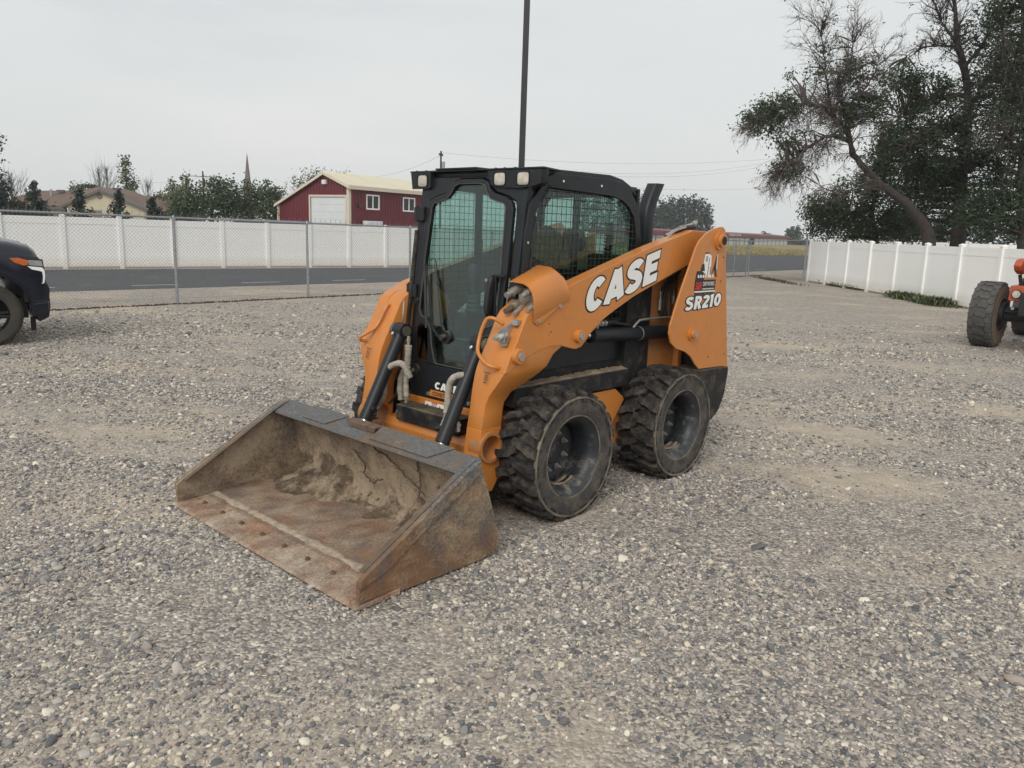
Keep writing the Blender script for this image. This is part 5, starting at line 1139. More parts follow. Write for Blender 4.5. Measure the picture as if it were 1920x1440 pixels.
# ================================================================== TREES
def leafmat(name, col, col2, isl=.45): 
    m = mat(name, col, .65, col2=col2, vs_=1.2, island=isl, spec=.25); return m
LF_DARK = leafmat('leaf_dark_green', (.022, .042, .022), (.055, .085, .040))
LF_MID = leafmat('leaf_green', (.035, .058, .030), (.075, .105, .05))
LF_OLIVE = leafmat('leaf_olive', (.075, .095, .045), (.15, .17, .09))
LF_BLUE = leafmat('needle_blue_green', (.020, .036, .030), (.045, .068, .058))
LF_HAZED = leafmat('leaf_hazed_green', (.035, .055, .04), (.065, .088, .065))  # distance haze mixed into the green: bluer, with less contrast
LF_BROWN = leafmat('leaf_brown_green', (.07, .065, .04), (.10, .09, .06))
BARK = mat('bark', (.045, .036, .032), .95, var=.35, vs_=6, bump=.8, bs=12)
BARKG = mat('bark_grey', (.12, .11, .105), .95, var=.25, vs_=4)
class Tree:
    def __init__(s, name, label, loc, cat='tree', seed=1, group=None):
        s.t = thing(name, label, cat, loc, group=group); s.o = Vector(loc); s.w = MB(); s.tw = MB(); s.r = random.Random(seed); s.limbs = []
        s.lv = []; s.lf = 0
    def limb(s, pts, r0, r1, n=8, k=4, rough=.0, pw=.8):
        P = smoothpath([Vector(p) for p in pts], k); m_ = len(P)
        P = [p+Vector((s.r.gauss(0, rough), s.r.gauss(0, rough), s.r.gauss(0, rough))) for p in P]
        rr = [r0+(r1-r0)*(i/(m_-1))**pw for i in range(m_)]
        s.w.tube([p-s.o for p in P], r0, n, radii=rr); s.limbs += [(p, q) for p, q in zip(P, rr)]; return P, rr
    def branch(s, p, d, L, r, lev, droop=.0, nseg=5, kids=5, spread=.7, wild=.22, leaf=None):
        P = [p]; dd = d.normalized(); R = s.r
        for i in range(nseg):
            dd = (dd+Vector((R.gauss(0, wild), R.gauss(0, wild), R.gauss(0, wild)-droop))).normalized(); P.append(P[-1]+dd*L/nseg)
        rr = [r*(1-.75*i/nseg) for i in range(nseg+1)]
        s.tw.tube([q-s.o for q in P], r, 3 if lev <= 1 else 4, cap=False, radii=rr)
        if lev > 0:
            for k in range(kids):
                i = R.randint(1, nseg); q = P[i-1].lerp(P[i], R.random()); b_ = (P[i]-P[i-1]).normalized()
                v = Vector((R.gauss(0, 1), R.gauss(0, 1), R.gauss(0, 1))); v = (v-b_*v.dot(b_)).normalized()
                s.branch(q, (b_+v*spread).normalized(), L*R.uniform(.38, .62), r*.5, lev-1, droop, max(3, nseg-1), kids, spread, wild, leaf)
        elif leaf and R.random() < leaf[0]: s.cluster(P[-1], leaf[1], leaf[2], leaf[3])
    def cluster(s, c, rad, n, size, flat=.8):
        R = s.r
        for _ in range(n):
            v = Vector((R.gauss(0, 1), R.gauss(0, 1), R.gauss(0, flat)))*rad*.55; p = c+v-s.o
            a = Vector((R.gauss(0, 1), R.gauss(0, 1), R.gauss(0, .7))).normalized(); b_ = a.cross(Vector((R.gauss(0, 1), R.gauss(0, 1), R.gauss(0, 1)))).normalized(); q = size*R.uniform(.55, 1.3)
            s.lv += [tuple(p-a*q*.5), tuple(p+b_*q*.28), tuple(p+a*q*.5), tuple(p-b_*q*.28)]; s.lf += 1
    def blobs(s, L_, crad, nl, size, twig=True, depth=1.):
        """L_: (centre Vector, rx, ry, rz, clusters)"""
        R = s.r
        for c, rx, ry, rz_, n in L_:
            for _ in range(n):
                while True:
                    v = Vector((R.uniform(-1, 1), R.uniform(-1, 1), R.uniform(-1, 1)))
                    if .12 < v.length < 1: break
                v = v.normalized()*(v.length**.6)*R.choice((1, 1, 1, 1.12))
                p = c+Vector((v.x*rx, v.y*ry, v.z*rz_)); s.cluster(p, crad*R.uniform(.6, 1.3), nl, size)
                if twig and s.limbs and R.random() < twig:
                    q, rr = min(s.limbs, key=lambda l: (l[0]-p).length+max(0, l[0].z-p.z)*.6)
                    m_ = q.lerp(p, .5)+Vector((R.gauss(0, .12), R.gauss(0, .12), .05*(p-q).length)); s.tw.tube(smoothpath([q-s.o, m_-s.o, p-s.o], 3), .01, 4, cap=False, radii=[min(rr, .05), min(rr, .045), .035, .03, .022, .015, .008])
    def done(s, leafm, bark=BARK, twigm=None):
        if s.w.v: part(s.w, 'trunk', bark, parent=s.t, smooth=3)
        if s.tw.v: tag(part(s.tw, 'twigs', twigm or bark, parent=s.t), kind='stuff')
        if s.lf:
            me = bpy.data.meshes.new('crown'); n = s.lf; me.vertices.add(4*n); me.vertices.foreach_set('co', np.array(s.lv, dtype=np.float32).ravel())
            me.loops.add(4*n); me.polygons.add(n); me.loops.foreach_set('vertex_index', np.arange(4*n, dtype=np.int32)); me.polygons.foreach_set('loop_start', np.arange(0, 4*n, 4, dtype=np.int32))
            me.materials.append(leafm); me.update(calc_edges=True); link('crown', me, s.t)
        return s.t
def pxl(pts, D): return [at(x, y, D+(z[0] if z else 0)) for x, y, *z in pts]
def B_(px, py, rxp, ryp, D, n, dd=None):
    c = at(px, py, D); k = D/F; return (c, rxp*k, (dd if dd else (rxp+ryp)/2*k), ryp*k, n)

# leaning tree
D = 31
T = Tree('leaning_tree', 'leaning half dead tree with a bowed trunk behind the white fence', (at(1748, 470, D).x, D, 0), seed=3)
base = Vector((at(1748, 470, D).x, D, -.1))
main, mr_ = T.limb([base, *pxl([(1741, 445), (1722, 408), (1692, 376), (1655, 348), (1620, 314), (1597, 288)], D)], .33, .10, 10, rough=.012, pw=.5)
l1, _ = T.limb(pxl([(1600, 290), (1590, 255), (1572, 228), (1558, 205, .3), (1553, 165, .5), (1546, 115, .4), (1540, 60, .3)], D), .10, .015, 8, rough=.02)
l2, _ = T.limb(pxl([(1597, 288), (1592, 250, -.4), (1582, 205, -.6), (1570, 170, -.8), (1590, 130, -.8), (1600, 80, -1)], D), .10, .015, 7, rough=.02)
l3, _ = T.limb(pxl([(1575, 232), (1545, 204, -.5), (1505, 196, -1), (1462, 205, -1.3), (1425, 218, -1.5)], D), .10, .015, 6, rough=.02)
l4, _ = T.limb(pxl([(1588, 262), (1550, 255, -.6), (1518, 275, -1), (1488, 298, -1.2), (1458, 318, -1.3)], D), .08, .012, 6, rough=.02)
l5, _ = T.limb(pxl([(1582, 205, -.5), (1612, 178, -1), (1638, 140, -1.2), (1648, 110, -1.3)], D), .06, .01, 6, rough=.02)
l6, _ = T.limb(pxl([(1655, 348), (1618, 352, -.8), (1580, 360, -1.2), (1540, 350, -1.4)], D), .05, .01, 6, rough=.02)
for P, n, L_, dr, up in ((l1, 64, 1.35, .02, .6), (l2, 56, 1.3, .02, .6), (l3, 56, 1.1, .16, 0), (l4, 56, 1.2, .2, -.1), (l5, 22, 1.0, .02, .5), (main[14:], 14, .9, .18, 0), (l6, 12, .8, .15, 0)):
    for k in range(n):
        i = T.r.randint(2, len(P)-1); d = (P[i]-P[i-1]).normalized(); v = Vector((T.r.gauss(0, 1), T.r.gauss(0, 1), T.r.gauss(0, .8)+up))
        T.branch(P[i], (d*.8+v*.7).normalized(), L_*T.r.uniform(.5, 1.15), .020, 2, dr, 5, 6, .8, .16, leaf=(.05, .12, 4, .09))
T.blobs([B_(1432, 222, 36, 30, D-1.3, 75), B_(1465, 200, 34, 22, D-1.2, 42), B_(1475, 262, 30, 24, D-1.2, 26), B_(1478, 318, 34, 24, D-1.2, 36), B_(1618, 205, 38, 24, D-.8, 55), B_(1642, 195, 22, 14, D-1, 24), B_(1606, 128, 26, 20, D-.9, 22), B_(1600, 150, 18, 26, D-1, 14), B_(1545, 90, 26, 50, D, 14), B_(1520, 150, 40, 36, D-.5, 16), B_(1560, 245, 40, 30, D-.8, 12)], .28, 26, .10, twig=.9)
T.done(LF_DARK, twigm=mat('dead_twig_bark', (.10, .08, .075), .95, var=.2))
# tall tree
D = 33
T = Tree('tall_tree', 'tall dark tree with bare top limbs and a straight trunk behind the white fence', (at(1797, 470, D).x, D, 0), seed=5)
tr, _ = T.limb([Vector((at(1797, 470, D).x, D, -.1)), *pxl([(1797, 440), (1800, 380), (1803, 320), (1812, 250), (1815, 190), (1808, 130), (1795, 70), (1790, 10), (1775, -60)], D)], .33, .04, 10, rough=.012)
a1, _ = T.limb(pxl([(1812, 180), (1780, 178, -.5), (1740, 190, -1), (1700, 215, -1.4), (1665, 235, -1.6)], D), .11, .02, 6, rough=.02)
a2, _ = T.limb(pxl([(1808, 150), (1795, 95, -.5), (1770, 85, -1), (1730, 90, -1.4), (1700, 105, -1.5)], D), .07, .01, 6, rough=.02)
a3, _ = T.limb(pxl([(1800, 100), (1780, 60, .5), (1755, 20, .6), (1745, -20, .7)], D), .07, .01, 6, rough=.02)
a4, _ = T.limb(pxl([(1812, 210), (1850, 150, -.6), (1890, 110, -1), (1930, 90, -1.3)], D), .10, .02, 6, rough=.02)
a5, _ = T.limb(pxl([(1808, 250), (1770, 238, -1), (1730, 250, -1.6), (1690, 280, -2)], D), .09, .02, 6, rough=.02)
a6, _ = T.limb(pxl([(1806, 130), (1850, 70, -.3), (1880, 10, -.4), (1895, -40, -.5)], D), .08, .015, 6, rough=.02)
a7, _ = T.limb(pxl([(1803, 330), (1850, 290, -1), (1900, 270, -1.5)], D), .09, .02, 6, rough=.02)
for P, n, L_, dr, up in ((a2, 42, 1.1, .0, .5), (a3, 36, 1.3, .0, .8), (tr[20:], 40, 1.4, .0, .5), (a1, 24, 1.0, .08, .2), (a4, 26, 1.4, .1, .0), (a6, 20, 1.3, .0, .4), (a7, 24, 1.3, .2, -.2), (a5, 20, .9, .12, 0)):
    for k in range(n):
        i = T.r.randint(2, len(P)-1); d = (P[i]-P[i-1]).normalized(); v = Vector((T.r.gauss(0, 1), T.r.gauss(0, 1)-.3, T.r.gauss(0, .8)+up))
        T.branch(P[i], (d*.8+v*.7).normalized(), L_*T.r.uniform(.5, 1.1), .022, 2, dr, 5, 4, .8, .16, leaf=(.06, .15, 5, .10))
T.blobs([B_(1690, 150, 38, 20, D-1.4, 60), B_(1740, 160, 45, 26, D-1, 50), B_(1765, 215, 60, 34, D-.8, 110), B_(1700, 205, 40, 20, D-1.2, 34), B_(1700, 260, 60, 30, D-1, 100), B_(1760, 290, 80, 42, D-.5, 200), B_(1800, 340, 90, 50, D+.5, 240), B_(1730, 340, 60, 50, D+.5, 160), B_(1850, 60, 34, 50, D, 70), B_(1860, 170, 50, 50, D, 110), B_(1760, 415, 60, 30, D+1, 90)], .36, 27, .115, twig=.6)
T.done(LF_DARK)
# right edge tree
D = 30
T = Tree('leafy_tree', 'dense dark leafy tree filling the right edge of the view', (at(1925, 480, D).x, D, 0), seed=8)
tr, _ = T.limb([Vector((at(1925, 480, D).x, D, -.1)), *pxl([(1922, 440), (1915, 350), (1925, 250), (1915, 150), (1920, 40), (1910, -60)], D)], .3, .05, 8, rough=.012)
b1, _ = T.limb(pxl([(1918, 300), (1885, 250, -1), (1860, 215, -1.5)], D), .09, .02, 6); b2, _ = T.limb(pxl([(1920, 200), (1890, 130, -.6), (1880, 60, -1)], D), .09, .02, 6)
for P, n in ((b1, 22), (b2, 26), (tr[8:], 46)):
    for k in range(n):
        i = T.r.randint(2, len(P)-1); v = Vector((T.r.gauss(-.5, 1), T.r.gauss(-.3, 1), T.r.gauss(-.1, .8)))
        T.branch(P[i], v.normalized(), T.r.uniform(.6, 1.6), .022, 2, .12, 5, 4, .8, .18, leaf=(.08, .2, 6, .11))
T.blobs([B_(1895, 20, 36, 60, D, 90), B_(1900, 130, 45, 60, D, 120), B_(1885, 250, 50, 50, D, 130), B_(1900, 370, 80, 60, D+.5, 230), B_(1990, 200, 70, 170, D, 220), B_(1850, 400, 50, 40, D, 90)], .38, 27, .115, twig=.5)
T.done(LF_DARK)
# low leafy tree
D = 37
T = Tree('low_tree', 'low spreading green tree below the leaning trunk behind the white fence', (at(1640, 470, D).x, D, 0), seed=12)
tr, _ = T.limb([Vector((at(1640, 470, D).x, D, -.1)), *pxl([(1642, 450), (1635, 410), (1640, 370), (1655, 330)], D)], .2, .05, 8)
T.limb(pxl([(1640, 430), (1600, 400, -.5), (1560, 390, -1)], D), .09, .02, 6); T.limb(pxl([(1640, 420), (1680, 380, -.5), (1700, 330, -1)], D), .09, .02, 6); T.limb(pxl([(1650, 440), (1690, 420, .3), (1730, 410, .5)], D), .08, .02, 6)
T.blobs([B_(1550, 398, 42, 32, D-.6, 120), B_(1600, 370, 44, 34, D, 130), B_(1568, 432, 56, 20, D, 110), B_(1640, 420, 60, 30, D, 150), B_(1640, 330, 30, 40, D+.5, 70), B_(1665, 290, 34, 40, D, 90), B_(1690, 350, 50, 50, D, 150), B_(1528, 395, 16, 10, D-1, 18), B_(1700, 425, 50, 30, D+1, 110), B_(1670, 240, 24, 22, D, 34)], .38, 25, .12, twig=.6)
T.done(LF_MID)
# hazy trees farther back behind the right fence
T = Tree('background_trees', 'dark tree belt far behind the white fence on the right', (at(1720, 470, 60).x, 60, 0), seed=14)
T.limb([Vector((at(1690, 470, 60).x, 60, -.1)), at(1690, 420, 60)], .3, .1); T.limb([Vector((at(1860, 470, 60).x, 60, -.1)), at(1860, 420, 60)], .3, .1)
T.blobs([B_(x, 432, 34, 26, 60, 60) for x in range(1640, 1990, 48)], .7, 16, .28, twig=0)
o_ = T.done(LF_HAZED); o_.name = 'far_wood'; o_['label'] = 'row of hazy trees far behind the white fence on the right'; o_['kind'] = 'stuff'

def poplar(px, ytop, ybase, wpx, D, label, leafm, n=60, seed=0, group=None, size=.3, name='poplar_tree', cr=.5):
    b0 = at(px, ybase, D); tp_ = at(px, ytop, D); T = Tree(name, label, (b0.x, D, 0), seed=seed+20, group=group); k = D/F
    T.limb([Vector((b0.x, D, 0)), Vector((b0.x, D, tp_.z*.9))], .25, .04, 6)
    H = tp_.z; w = wpx*k/2; R = T.r
    for i in range(n):
        u = R.random(); z = H*(.10+.88*u); ww = w*(.55+.75*math.sin(PI*min(1, u*1.05))**.7)*(1 if u < .75 else (1-u)*3.2+.2); a = R.uniform(0, 6.28); rr = R.random()**.5
        T.cluster(Vector((b0.x+ww*rr*math.cos(a), D+ww*rr*math.sin(a), z)), cr*R.uniform(.5, 1.1), 12, size, 1.3)
    return T.done(leafm)
def bush_tree(name, label, D, blobs_, leafm, base_px, n_l=14, size=.22, cr=.5, seed=0, group=None, cat='tree'):
    T = Tree(name, label, (at(base_px, 460, D).x, D, 0), cat, seed+50, group)
    c = max(blobs_, key=lambda b: b[4]); T.limb([Vector((at(base_px, 460, D).x, D, -.1)), at(c[0], c[1], D)], .22, .06, 7)
    T.limb([at(c[0], c[1], D)-Vector((0, 0, 1)), at(blobs_[0][0], blobs_[0][1], D)], .12, .03, 6)
    T.blobs([B_(x, y, rx, ry, D, n) for x, y, rx, ry, n in blobs_], cr, n_l, size, twig=.3); return T.done(leafm)
def bare_tree(px, ytop, D, wpx, label, seed, name='bare_tree'):
    b0 = at(px, 440, D); z = at(px, ytop, D).z; T = Tree(name, label, (b0.x, D, 0), seed=seed); k = D/F
    P, _ = T.limb([Vector((b0.x, D, 0)), Vector((b0.x, D, z*.6)), Vector((b0.x+.1, D, z))], .13, .02, 6)
    for q in range(34):
        u_ = T.r.uniform(.25, .92); pz = Vector((b0.x, D, z*u_)); T.branch(pz, Vector((T.r.gauss(0, .38), T.r.gauss(0, .35), 1)), (z*(1.02-u_))*T.r.uniform(.5, 1.0)+wpx*k*.25, .028, 1, -.08, 5, 3, .4, .08)
    return T.done(LF_OLIVE, BARKG)
# trees on the left
bush_tree('broadleaf_tree', 'broad green tree left of the steeple rising around the crossarm pole', 62, [(405, 362, 26, 28, 90), (395, 390, 40, 24, 110), (430, 372, 22, 34, 70)], LF_MID, 405, seed=1, group='broad green trees on the left')
bush_tree('broadleaf_tree', 'broad green tree just below the church steeple', 62, [(470, 372, 28, 32, 100), (455, 394, 40, 20, 90), (492, 385, 30, 28, 80)], LF_MID, 470, seed=2, group='broad green trees on the left')
bush_tree('broadleaf_tree', 'broad green tree nearest the left end of the red barn', 60, [(520, 376, 22, 24, 70), (515, 398, 34, 18, 80), (500, 362, 12, 18, 20)], LF_MID, 515, seed=3, group='broad green trees on the left')
bush_tree('broadleaf_tree', 'green tree overlapping the right end of the house roof', 58, [(356, 388, 30, 24, 110), (340, 400, 24, 14, 50), (372, 372, 18, 20, 40)], LF_MID, 356, seed=4, group='broad green trees on the left')
poplar(352, 323, 420, 16, 75, 'pointed poplar standing above the green trees left of the steeple', LF_OLIVE, 60, 1)
poplar(327, 338, 420, 9, 80, 'small pointed poplar beside the right end of the house roof', LF_OLIVE, 30, 2)
bush_tree('broadleaf_tree', 'pale leafy tree behind the end of the house roof beside the small poplar', 85, [(335, 362, 18, 14, 40), (310, 366, 14, 7, 16)], LF_OLIVE, 330, seed=6, size=.3)
poplar(242, 296, 420, 17, 95, 'tall yellow green poplar rising behind the house roof', LF_OLIVE, 110, 3, size=.34, cr=.6)
poplar(254, 330, 420, 12, 96, 'shorter poplar leaning against the tall one behind the house', LF_OLIVE, 40, 4, size=.34, cr=.6)
bare_tree(192, 312, 95, 9, 'left one of the two bare thin trees behind the house ridge', 31); bare_tree(207, 311, 95, 9, 'right one of the two bare thin trees behind the house ridge', 32)
bare_tree(281, 337, 95, 8, 'small bare tree between the tall poplar and the green trees', 33); bare_tree(28, 325, 60, 24, 'pale bare bushy tree left of the first pine', 34)
bush_tree('spreading_tree', 'flat topped dark tree peeking over the left part of the house ridge', 93, [(160, 352, 18, 5, 26), (142, 354, 8, 4, 8), (172, 349, 8, 4, 10)], LF_MID, 160, seed=7, size=.3, cr=.4)
bush_tree('thin_tree', 'thin leafed tree rising behind the barn roof', 72, [(575, 345, 24, 22, 40), (610, 335, 28, 14, 26), (560, 352, 14, 12, 14), (640, 328, 14, 8, 8), (590, 330, 16, 10, 12)], LF_OLIVE, 590, n_l=9, seed=8, size=.2)
bush_tree('hedge', 'brownish hedge bushes below the house roof at the far left', 48, [(20, 395, 30, 16, 90), (60, 400, 34, 12, 70), (-20, 385, 30, 20, 60)], LF_BROWN, 30, seed=9, cat='hedge')
bush_tree('conifer_tree', 'dark tree at the very left edge of the view', 46, [(-8, 365, 14, 22, 60), (-16, 340, 14, 20, 40), (2, 372, 8, 12, 14)], LF_BLUE, -14, seed=10)
bush_tree('leafy_tree', 'leafy branch tips at the upper left edge of the view', 30, [(-6, 268, 9, 12, 16), (-40, 300, 30, 60, 90)], LF_MID, -60, n_l=9, size=.12, cr=.25, seed=11)
def pine(px, ytop, D, wpx, label, seed, lean=0):
    b0 = at(px, 440, D); z = at(px, ytop, D).z; T = Tree('pine_tree', label, (b0.x, D, 0), 'pine tree', seed, 'young pines in front of the house'); k = D/F; R = T.r
    T.limb([Vector((b0.x, D, 0)), Vector((b0.x+lean*k, D, z*.97))], .09, .02, 6)
    H = z; n = 0
    while n < 64:
        u = (n+R.random())/64; zz = H*(.10+.84*u); a = R.uniform(0, 6.28); L_ = wpx*k*.80*(1.0-u)**.8*R.choice((.55, .8, 1, 1.25))+.07
        x0_ = b0.x+lean*k*u; p = Vector((x0_, D, zz)); q = p+Vector((math.cos(a)*L_, math.sin(a)*L_, L_*.30)); T.tw.tube([p-T.o, q-T.o], .012, 3, cap=False)
        m_ = max(2, int(L_/.11))
        for s_ in range(m_):
            c = p.lerp(q, (s_+.7)/m_); hgt = .10+.16*(s_+1)/m_
            for v_ in range(3): T.cluster(c+Vector((R.gauss(0, .03), R.gauss(0, .03), hgt*v_/3)), .065, 4, .13, 1.6)
        n += 1
    for v_ in range(12): T.cluster(Vector((b0.x+lean*k+R.gauss(0, .02), D, H*(.86+.012*v_))), .05, 4, .12, 2)
    return T.done(LF_BLUE)
pine(72, 338, 39, 52, 'largest and leftmost young pine in front of the house', 61); pine(153, 352, 38, 40, 'young pine with a gap in its branches in front of the cream gable wall', 62, 2)
pine(228, 356, 38, 42, 'young pine covering the right slope of the gable', 63); pine(291, 369, 38, 34, 'shortest young pine at the right end of the house', 64); pine(-22, 360, 39, 30, 'young pine cut off by the left edge of the view', 65)
# far poplars
for i, (x, yt, w) in enumerate(((1236, 382, 13), (1246, 379, 14), (1228, 392, 12), (1257, 372, 16), (1271, 369, 18), (1285, 370, 18), (1298, 371, 18), (1312, 375, 20), (1322, 386, 18), (1206, 366, 14), (1192, 372, 14), (1262, 388, 14), (1180, 378, 16), (1160, 370, 16), (1140, 362, 20), (1118, 368, 20), (1092, 372, 20))):
    poplar(x, yt, 450, w, 205+(i % 3)*4, 'tall dark poplar standing in the row behind the storage building', LF_HAZED, 75, 70+i, 'poplars behind the storage building', .75, cr=1.15)
for i, (x, yt, w) in enumerate(((1478, 431, 5), (1484, 429, 5), (1494, 427, 13))): poplar(x, yt, 452, w, 262, ['narrow far tree touching the end of the storage roof', 'second narrow far tree beside the end of the storage roof', 'round far tree beside the white fence corner'][i], LF_HAZED, 40, 90+i, size=.8, cr=.9)
bush_tree('far_tree', 'tiny far tree top showing over the storage roof', 262, [(1438, 441, 6, 4, 14)], LF_HAZED, 1438, seed=13, size=.8, cr=.8)
T = Tree('far_hedge', 'low hazy hedge beyond the dry field near the fence corner', (at(1500, 455, 255).x, 255, 0), seed=99); T.blobs([B_(x, 456, 8, 4, 255, 22) for x in range(1476, 1530, 9)], 1.0, 12, .8, twig=0); T.limb([Vector((at(1500, 455, 255).x, 255, 0)), Vector((at(1500, 455, 255).x, 255, 2))], .2, .1); T.done(LF_HAZED)['kind'] = 'stuff'
# weeds along the white fence
def weeds(name, label, cx, cy, rx, n, h, m_, seed, ry=.25):
    c = gp(cx, cy); R = random.Random(seed); mb = MB(); d = (RB-RA).normalized(); nn_ = Vector((-d.y, d.x, 0))
    for _ in range(n):
        p = c+d*R.gauss(0, rx*.5)+nn_*R.gauss(0, ry); a = R.uniform(0, 6.28); L_ = h*R.uniform(.3, 1.1); u = Vector((math.cos(a), math.sin(a), 0)); v = Vector((-u.y, u.x, 0)); w = R.uniform(.008, .02)
        q = p+u*L_*.45+Vector((0, 0, L_*.75)); e_ = q+u*L_*.5+Vector((0, 0, L_*R.uniform(-.2, .35)))
        mb.add([p-v*w, p+v*w, q+v*w*1.3, q-v*w*1.3, e_], [(0, 1, 2, 3), (3, 2, 4)])
    return tag(mb.build(name, m_), label, 'weeds', kind='stuff')
WD = mat('weed_green', (.05, .075, .03), .8, col2=(.12, .13, .06), vs_=3, island=.4); WD2 = mat('weed_dry', (.14, .12, .07), .9, col2=(.08, .09, .045), vs_=3, island=.4)
weeds('weed_patch', 'dry grey green weeds at the foot of the white fence, left patch', 1583, 539, 1.3, 800, .22, WD2, 1, .12)
weeds('weed_patch', 'green weeds at the foot of the white fence, middle patch', 1705, 562, 1.0, 1500, .26, WD, 2, .16)
weeds('weed_patch', 'green weeds at the foot of the white fence, right patch nearest the orange machine', 1757, 572, .7, 1300, .26, WD, 3, .18)
weeds('weed_strip', 'thin dry weeds along the foot of the chain link fence by its far corner', 1450, 526, 2.6, 500, .10, WD2, 4, .12)
# dark line of debris under the chain link fence
mb = MB(); R = random.Random(5)
for i in range(2600):
    p = PA-dF*3+dF*R.uniform(0, 32)+Vector((R.gauss(.04, .05), R.gauss(-.04, .05), 0)); s_ = R.uniform(.015, .045); a = R.uniform(0, 6.28)
    mb.add([p+Vector((s_, 0, 0)), p+Vector((-s_*.5, s_, 0)), p+Vector((-s_*.5, -s_, 0)), p+Vector((R.gauss(0, .01), 0, s_*.8))], [(0, 1, 3), (1, 2, 3), (2, 0, 3)])
tag(mb.build('leaf_litter', mat('leaf_litter', (.06, .045, .035), 1, var=.4, island=.5)), 'dark dead leaf litter caught along the foot of the chain link fence', 'leaf litter', kind='stuff')

# ================================================================== PICKUP TRUCK (left edge)
PT = mat('black_car_paint', (.005, .008, .018), .2, var=.1, coat=.4, spec=.4)
PTG = mat('black_trim', (.012, .012, .013), .6)
gw_ = gp(-20, 648); DT = gw_.y
tf = math.radians(40)
# the right front wheel touches the ground at gw_
tl = Vector((gw_.x, gw_.y, 0))+Vector((-math.sin(tf), math.cos(tf), 0))*.86
TK = thing('pickup_truck', 'black pickup truck parked at the left edge with its nose toward the loader', 'pickup truck', tl, tf)
def tprt(mb, n, m_, squash=True, **k):
    if squash: mb.v = [(x if x < .5 else .5+(x-.5)*.52, y, z) for x, y, z in mb.v]
    return part(mb, n, m_, parent=k.pop('parent', TK), **k)
archo = arc(0, .44, .545, 0, 180, 14)
arch2 = arc(-3.75, .44, .545, 0, 180, 14)
sidep = [(.545, .40), (.80, .40), (.88, .52), (.90, .74), (.88, .95), (.83, 1.10), (.74, 1.22), (.3, 1.25), (-.8, 1.28), (-4.9, 1.32), (-4.95, .55), (-4.3, .5)]+arch2[::1][::1][::-1][::-1]
sidep = [(.56, .40)]+[(.80, .38), (.90, .50), (.92, .74), (.89, .95), (.84, 1.10), (.76, 1.20), (.3, 1.25), (-.8, 1.28), (-4.9, 1.33), (-4.95, .55), (-4.3, .48)]+[(p[0], max(p[1], .44)) for p in reversed(arch2)]+[(-3.1, .40), (-.6, .38)]+[(p[0], max(p[1], .44)) for p in reversed(archo)]
for s in (1, -1):
    tprt(MB().prism(sidep, min(s*.80, s*.985), max(s*.80, s*.985)), 'body_side', PT, bevel=.03, seg=3, smooth=SM)
    fl = [(p[0]*1.10, .44+(p[1]-.44)*1.10) for p in arc(0, .44, .545, -4, 184, 16)]+[(p[0], p[1]) for p in reversed(arc(0, .44, .535, -4, 184, 16))]
    for ox in (0, -3.75): tprt(MB().prism([(x+ox, z) for x, z in fl], min(s*.984, s*1.005), max(s*.984, s*1.005)), 'wheel_arch_trim', PT, bevel=.006)
rows = []
for x, z, w in ((-1.0, 1.40, .96), (-.5, 1.43, .96), (0, 1.42, .955), (.3, 1.40, .94), (.6, 1.345, .91), (.76, 1.28, .87), (.83, 1.215, .83)):
    rows.append([(x, -w, z-.16), (x, -w*.97, z-.07), (x, -w*.86, z-.012), (x, -w*.75, z+.015), (x, -w*.55, z), (x, 0, z+.035), (x, w*.55, z), (x, w*.75, z+.015), (x, w*.86, z-.012), (x, w*.97, z-.07), (x, w, z-.16), (x, 0, z-.3)])
tprt(MB().loft(rows), 'hood', PT, smooth=math.radians(50))
tprt(MB().box(.45, .86, -.86, .86, .55, 1.18), 'grille', PTG, bevel=.03)
for k in range(5): tprt(MB().box(.85, .90, -.62, .62, .66+k*.10, .70+k*.10), 'grille_bar', PTG, bevel=.01)
bump = [(.72, .30), (.95, .36), (1.0, .50), (1.0, .62), (.93, .74), (.88, .76), (.60, .70), (.56, .45)]
tprt(MB().prism(bump, -.90, .90), 'front_bumper', PT, bevel=.03, seg=3, smooth=SM)
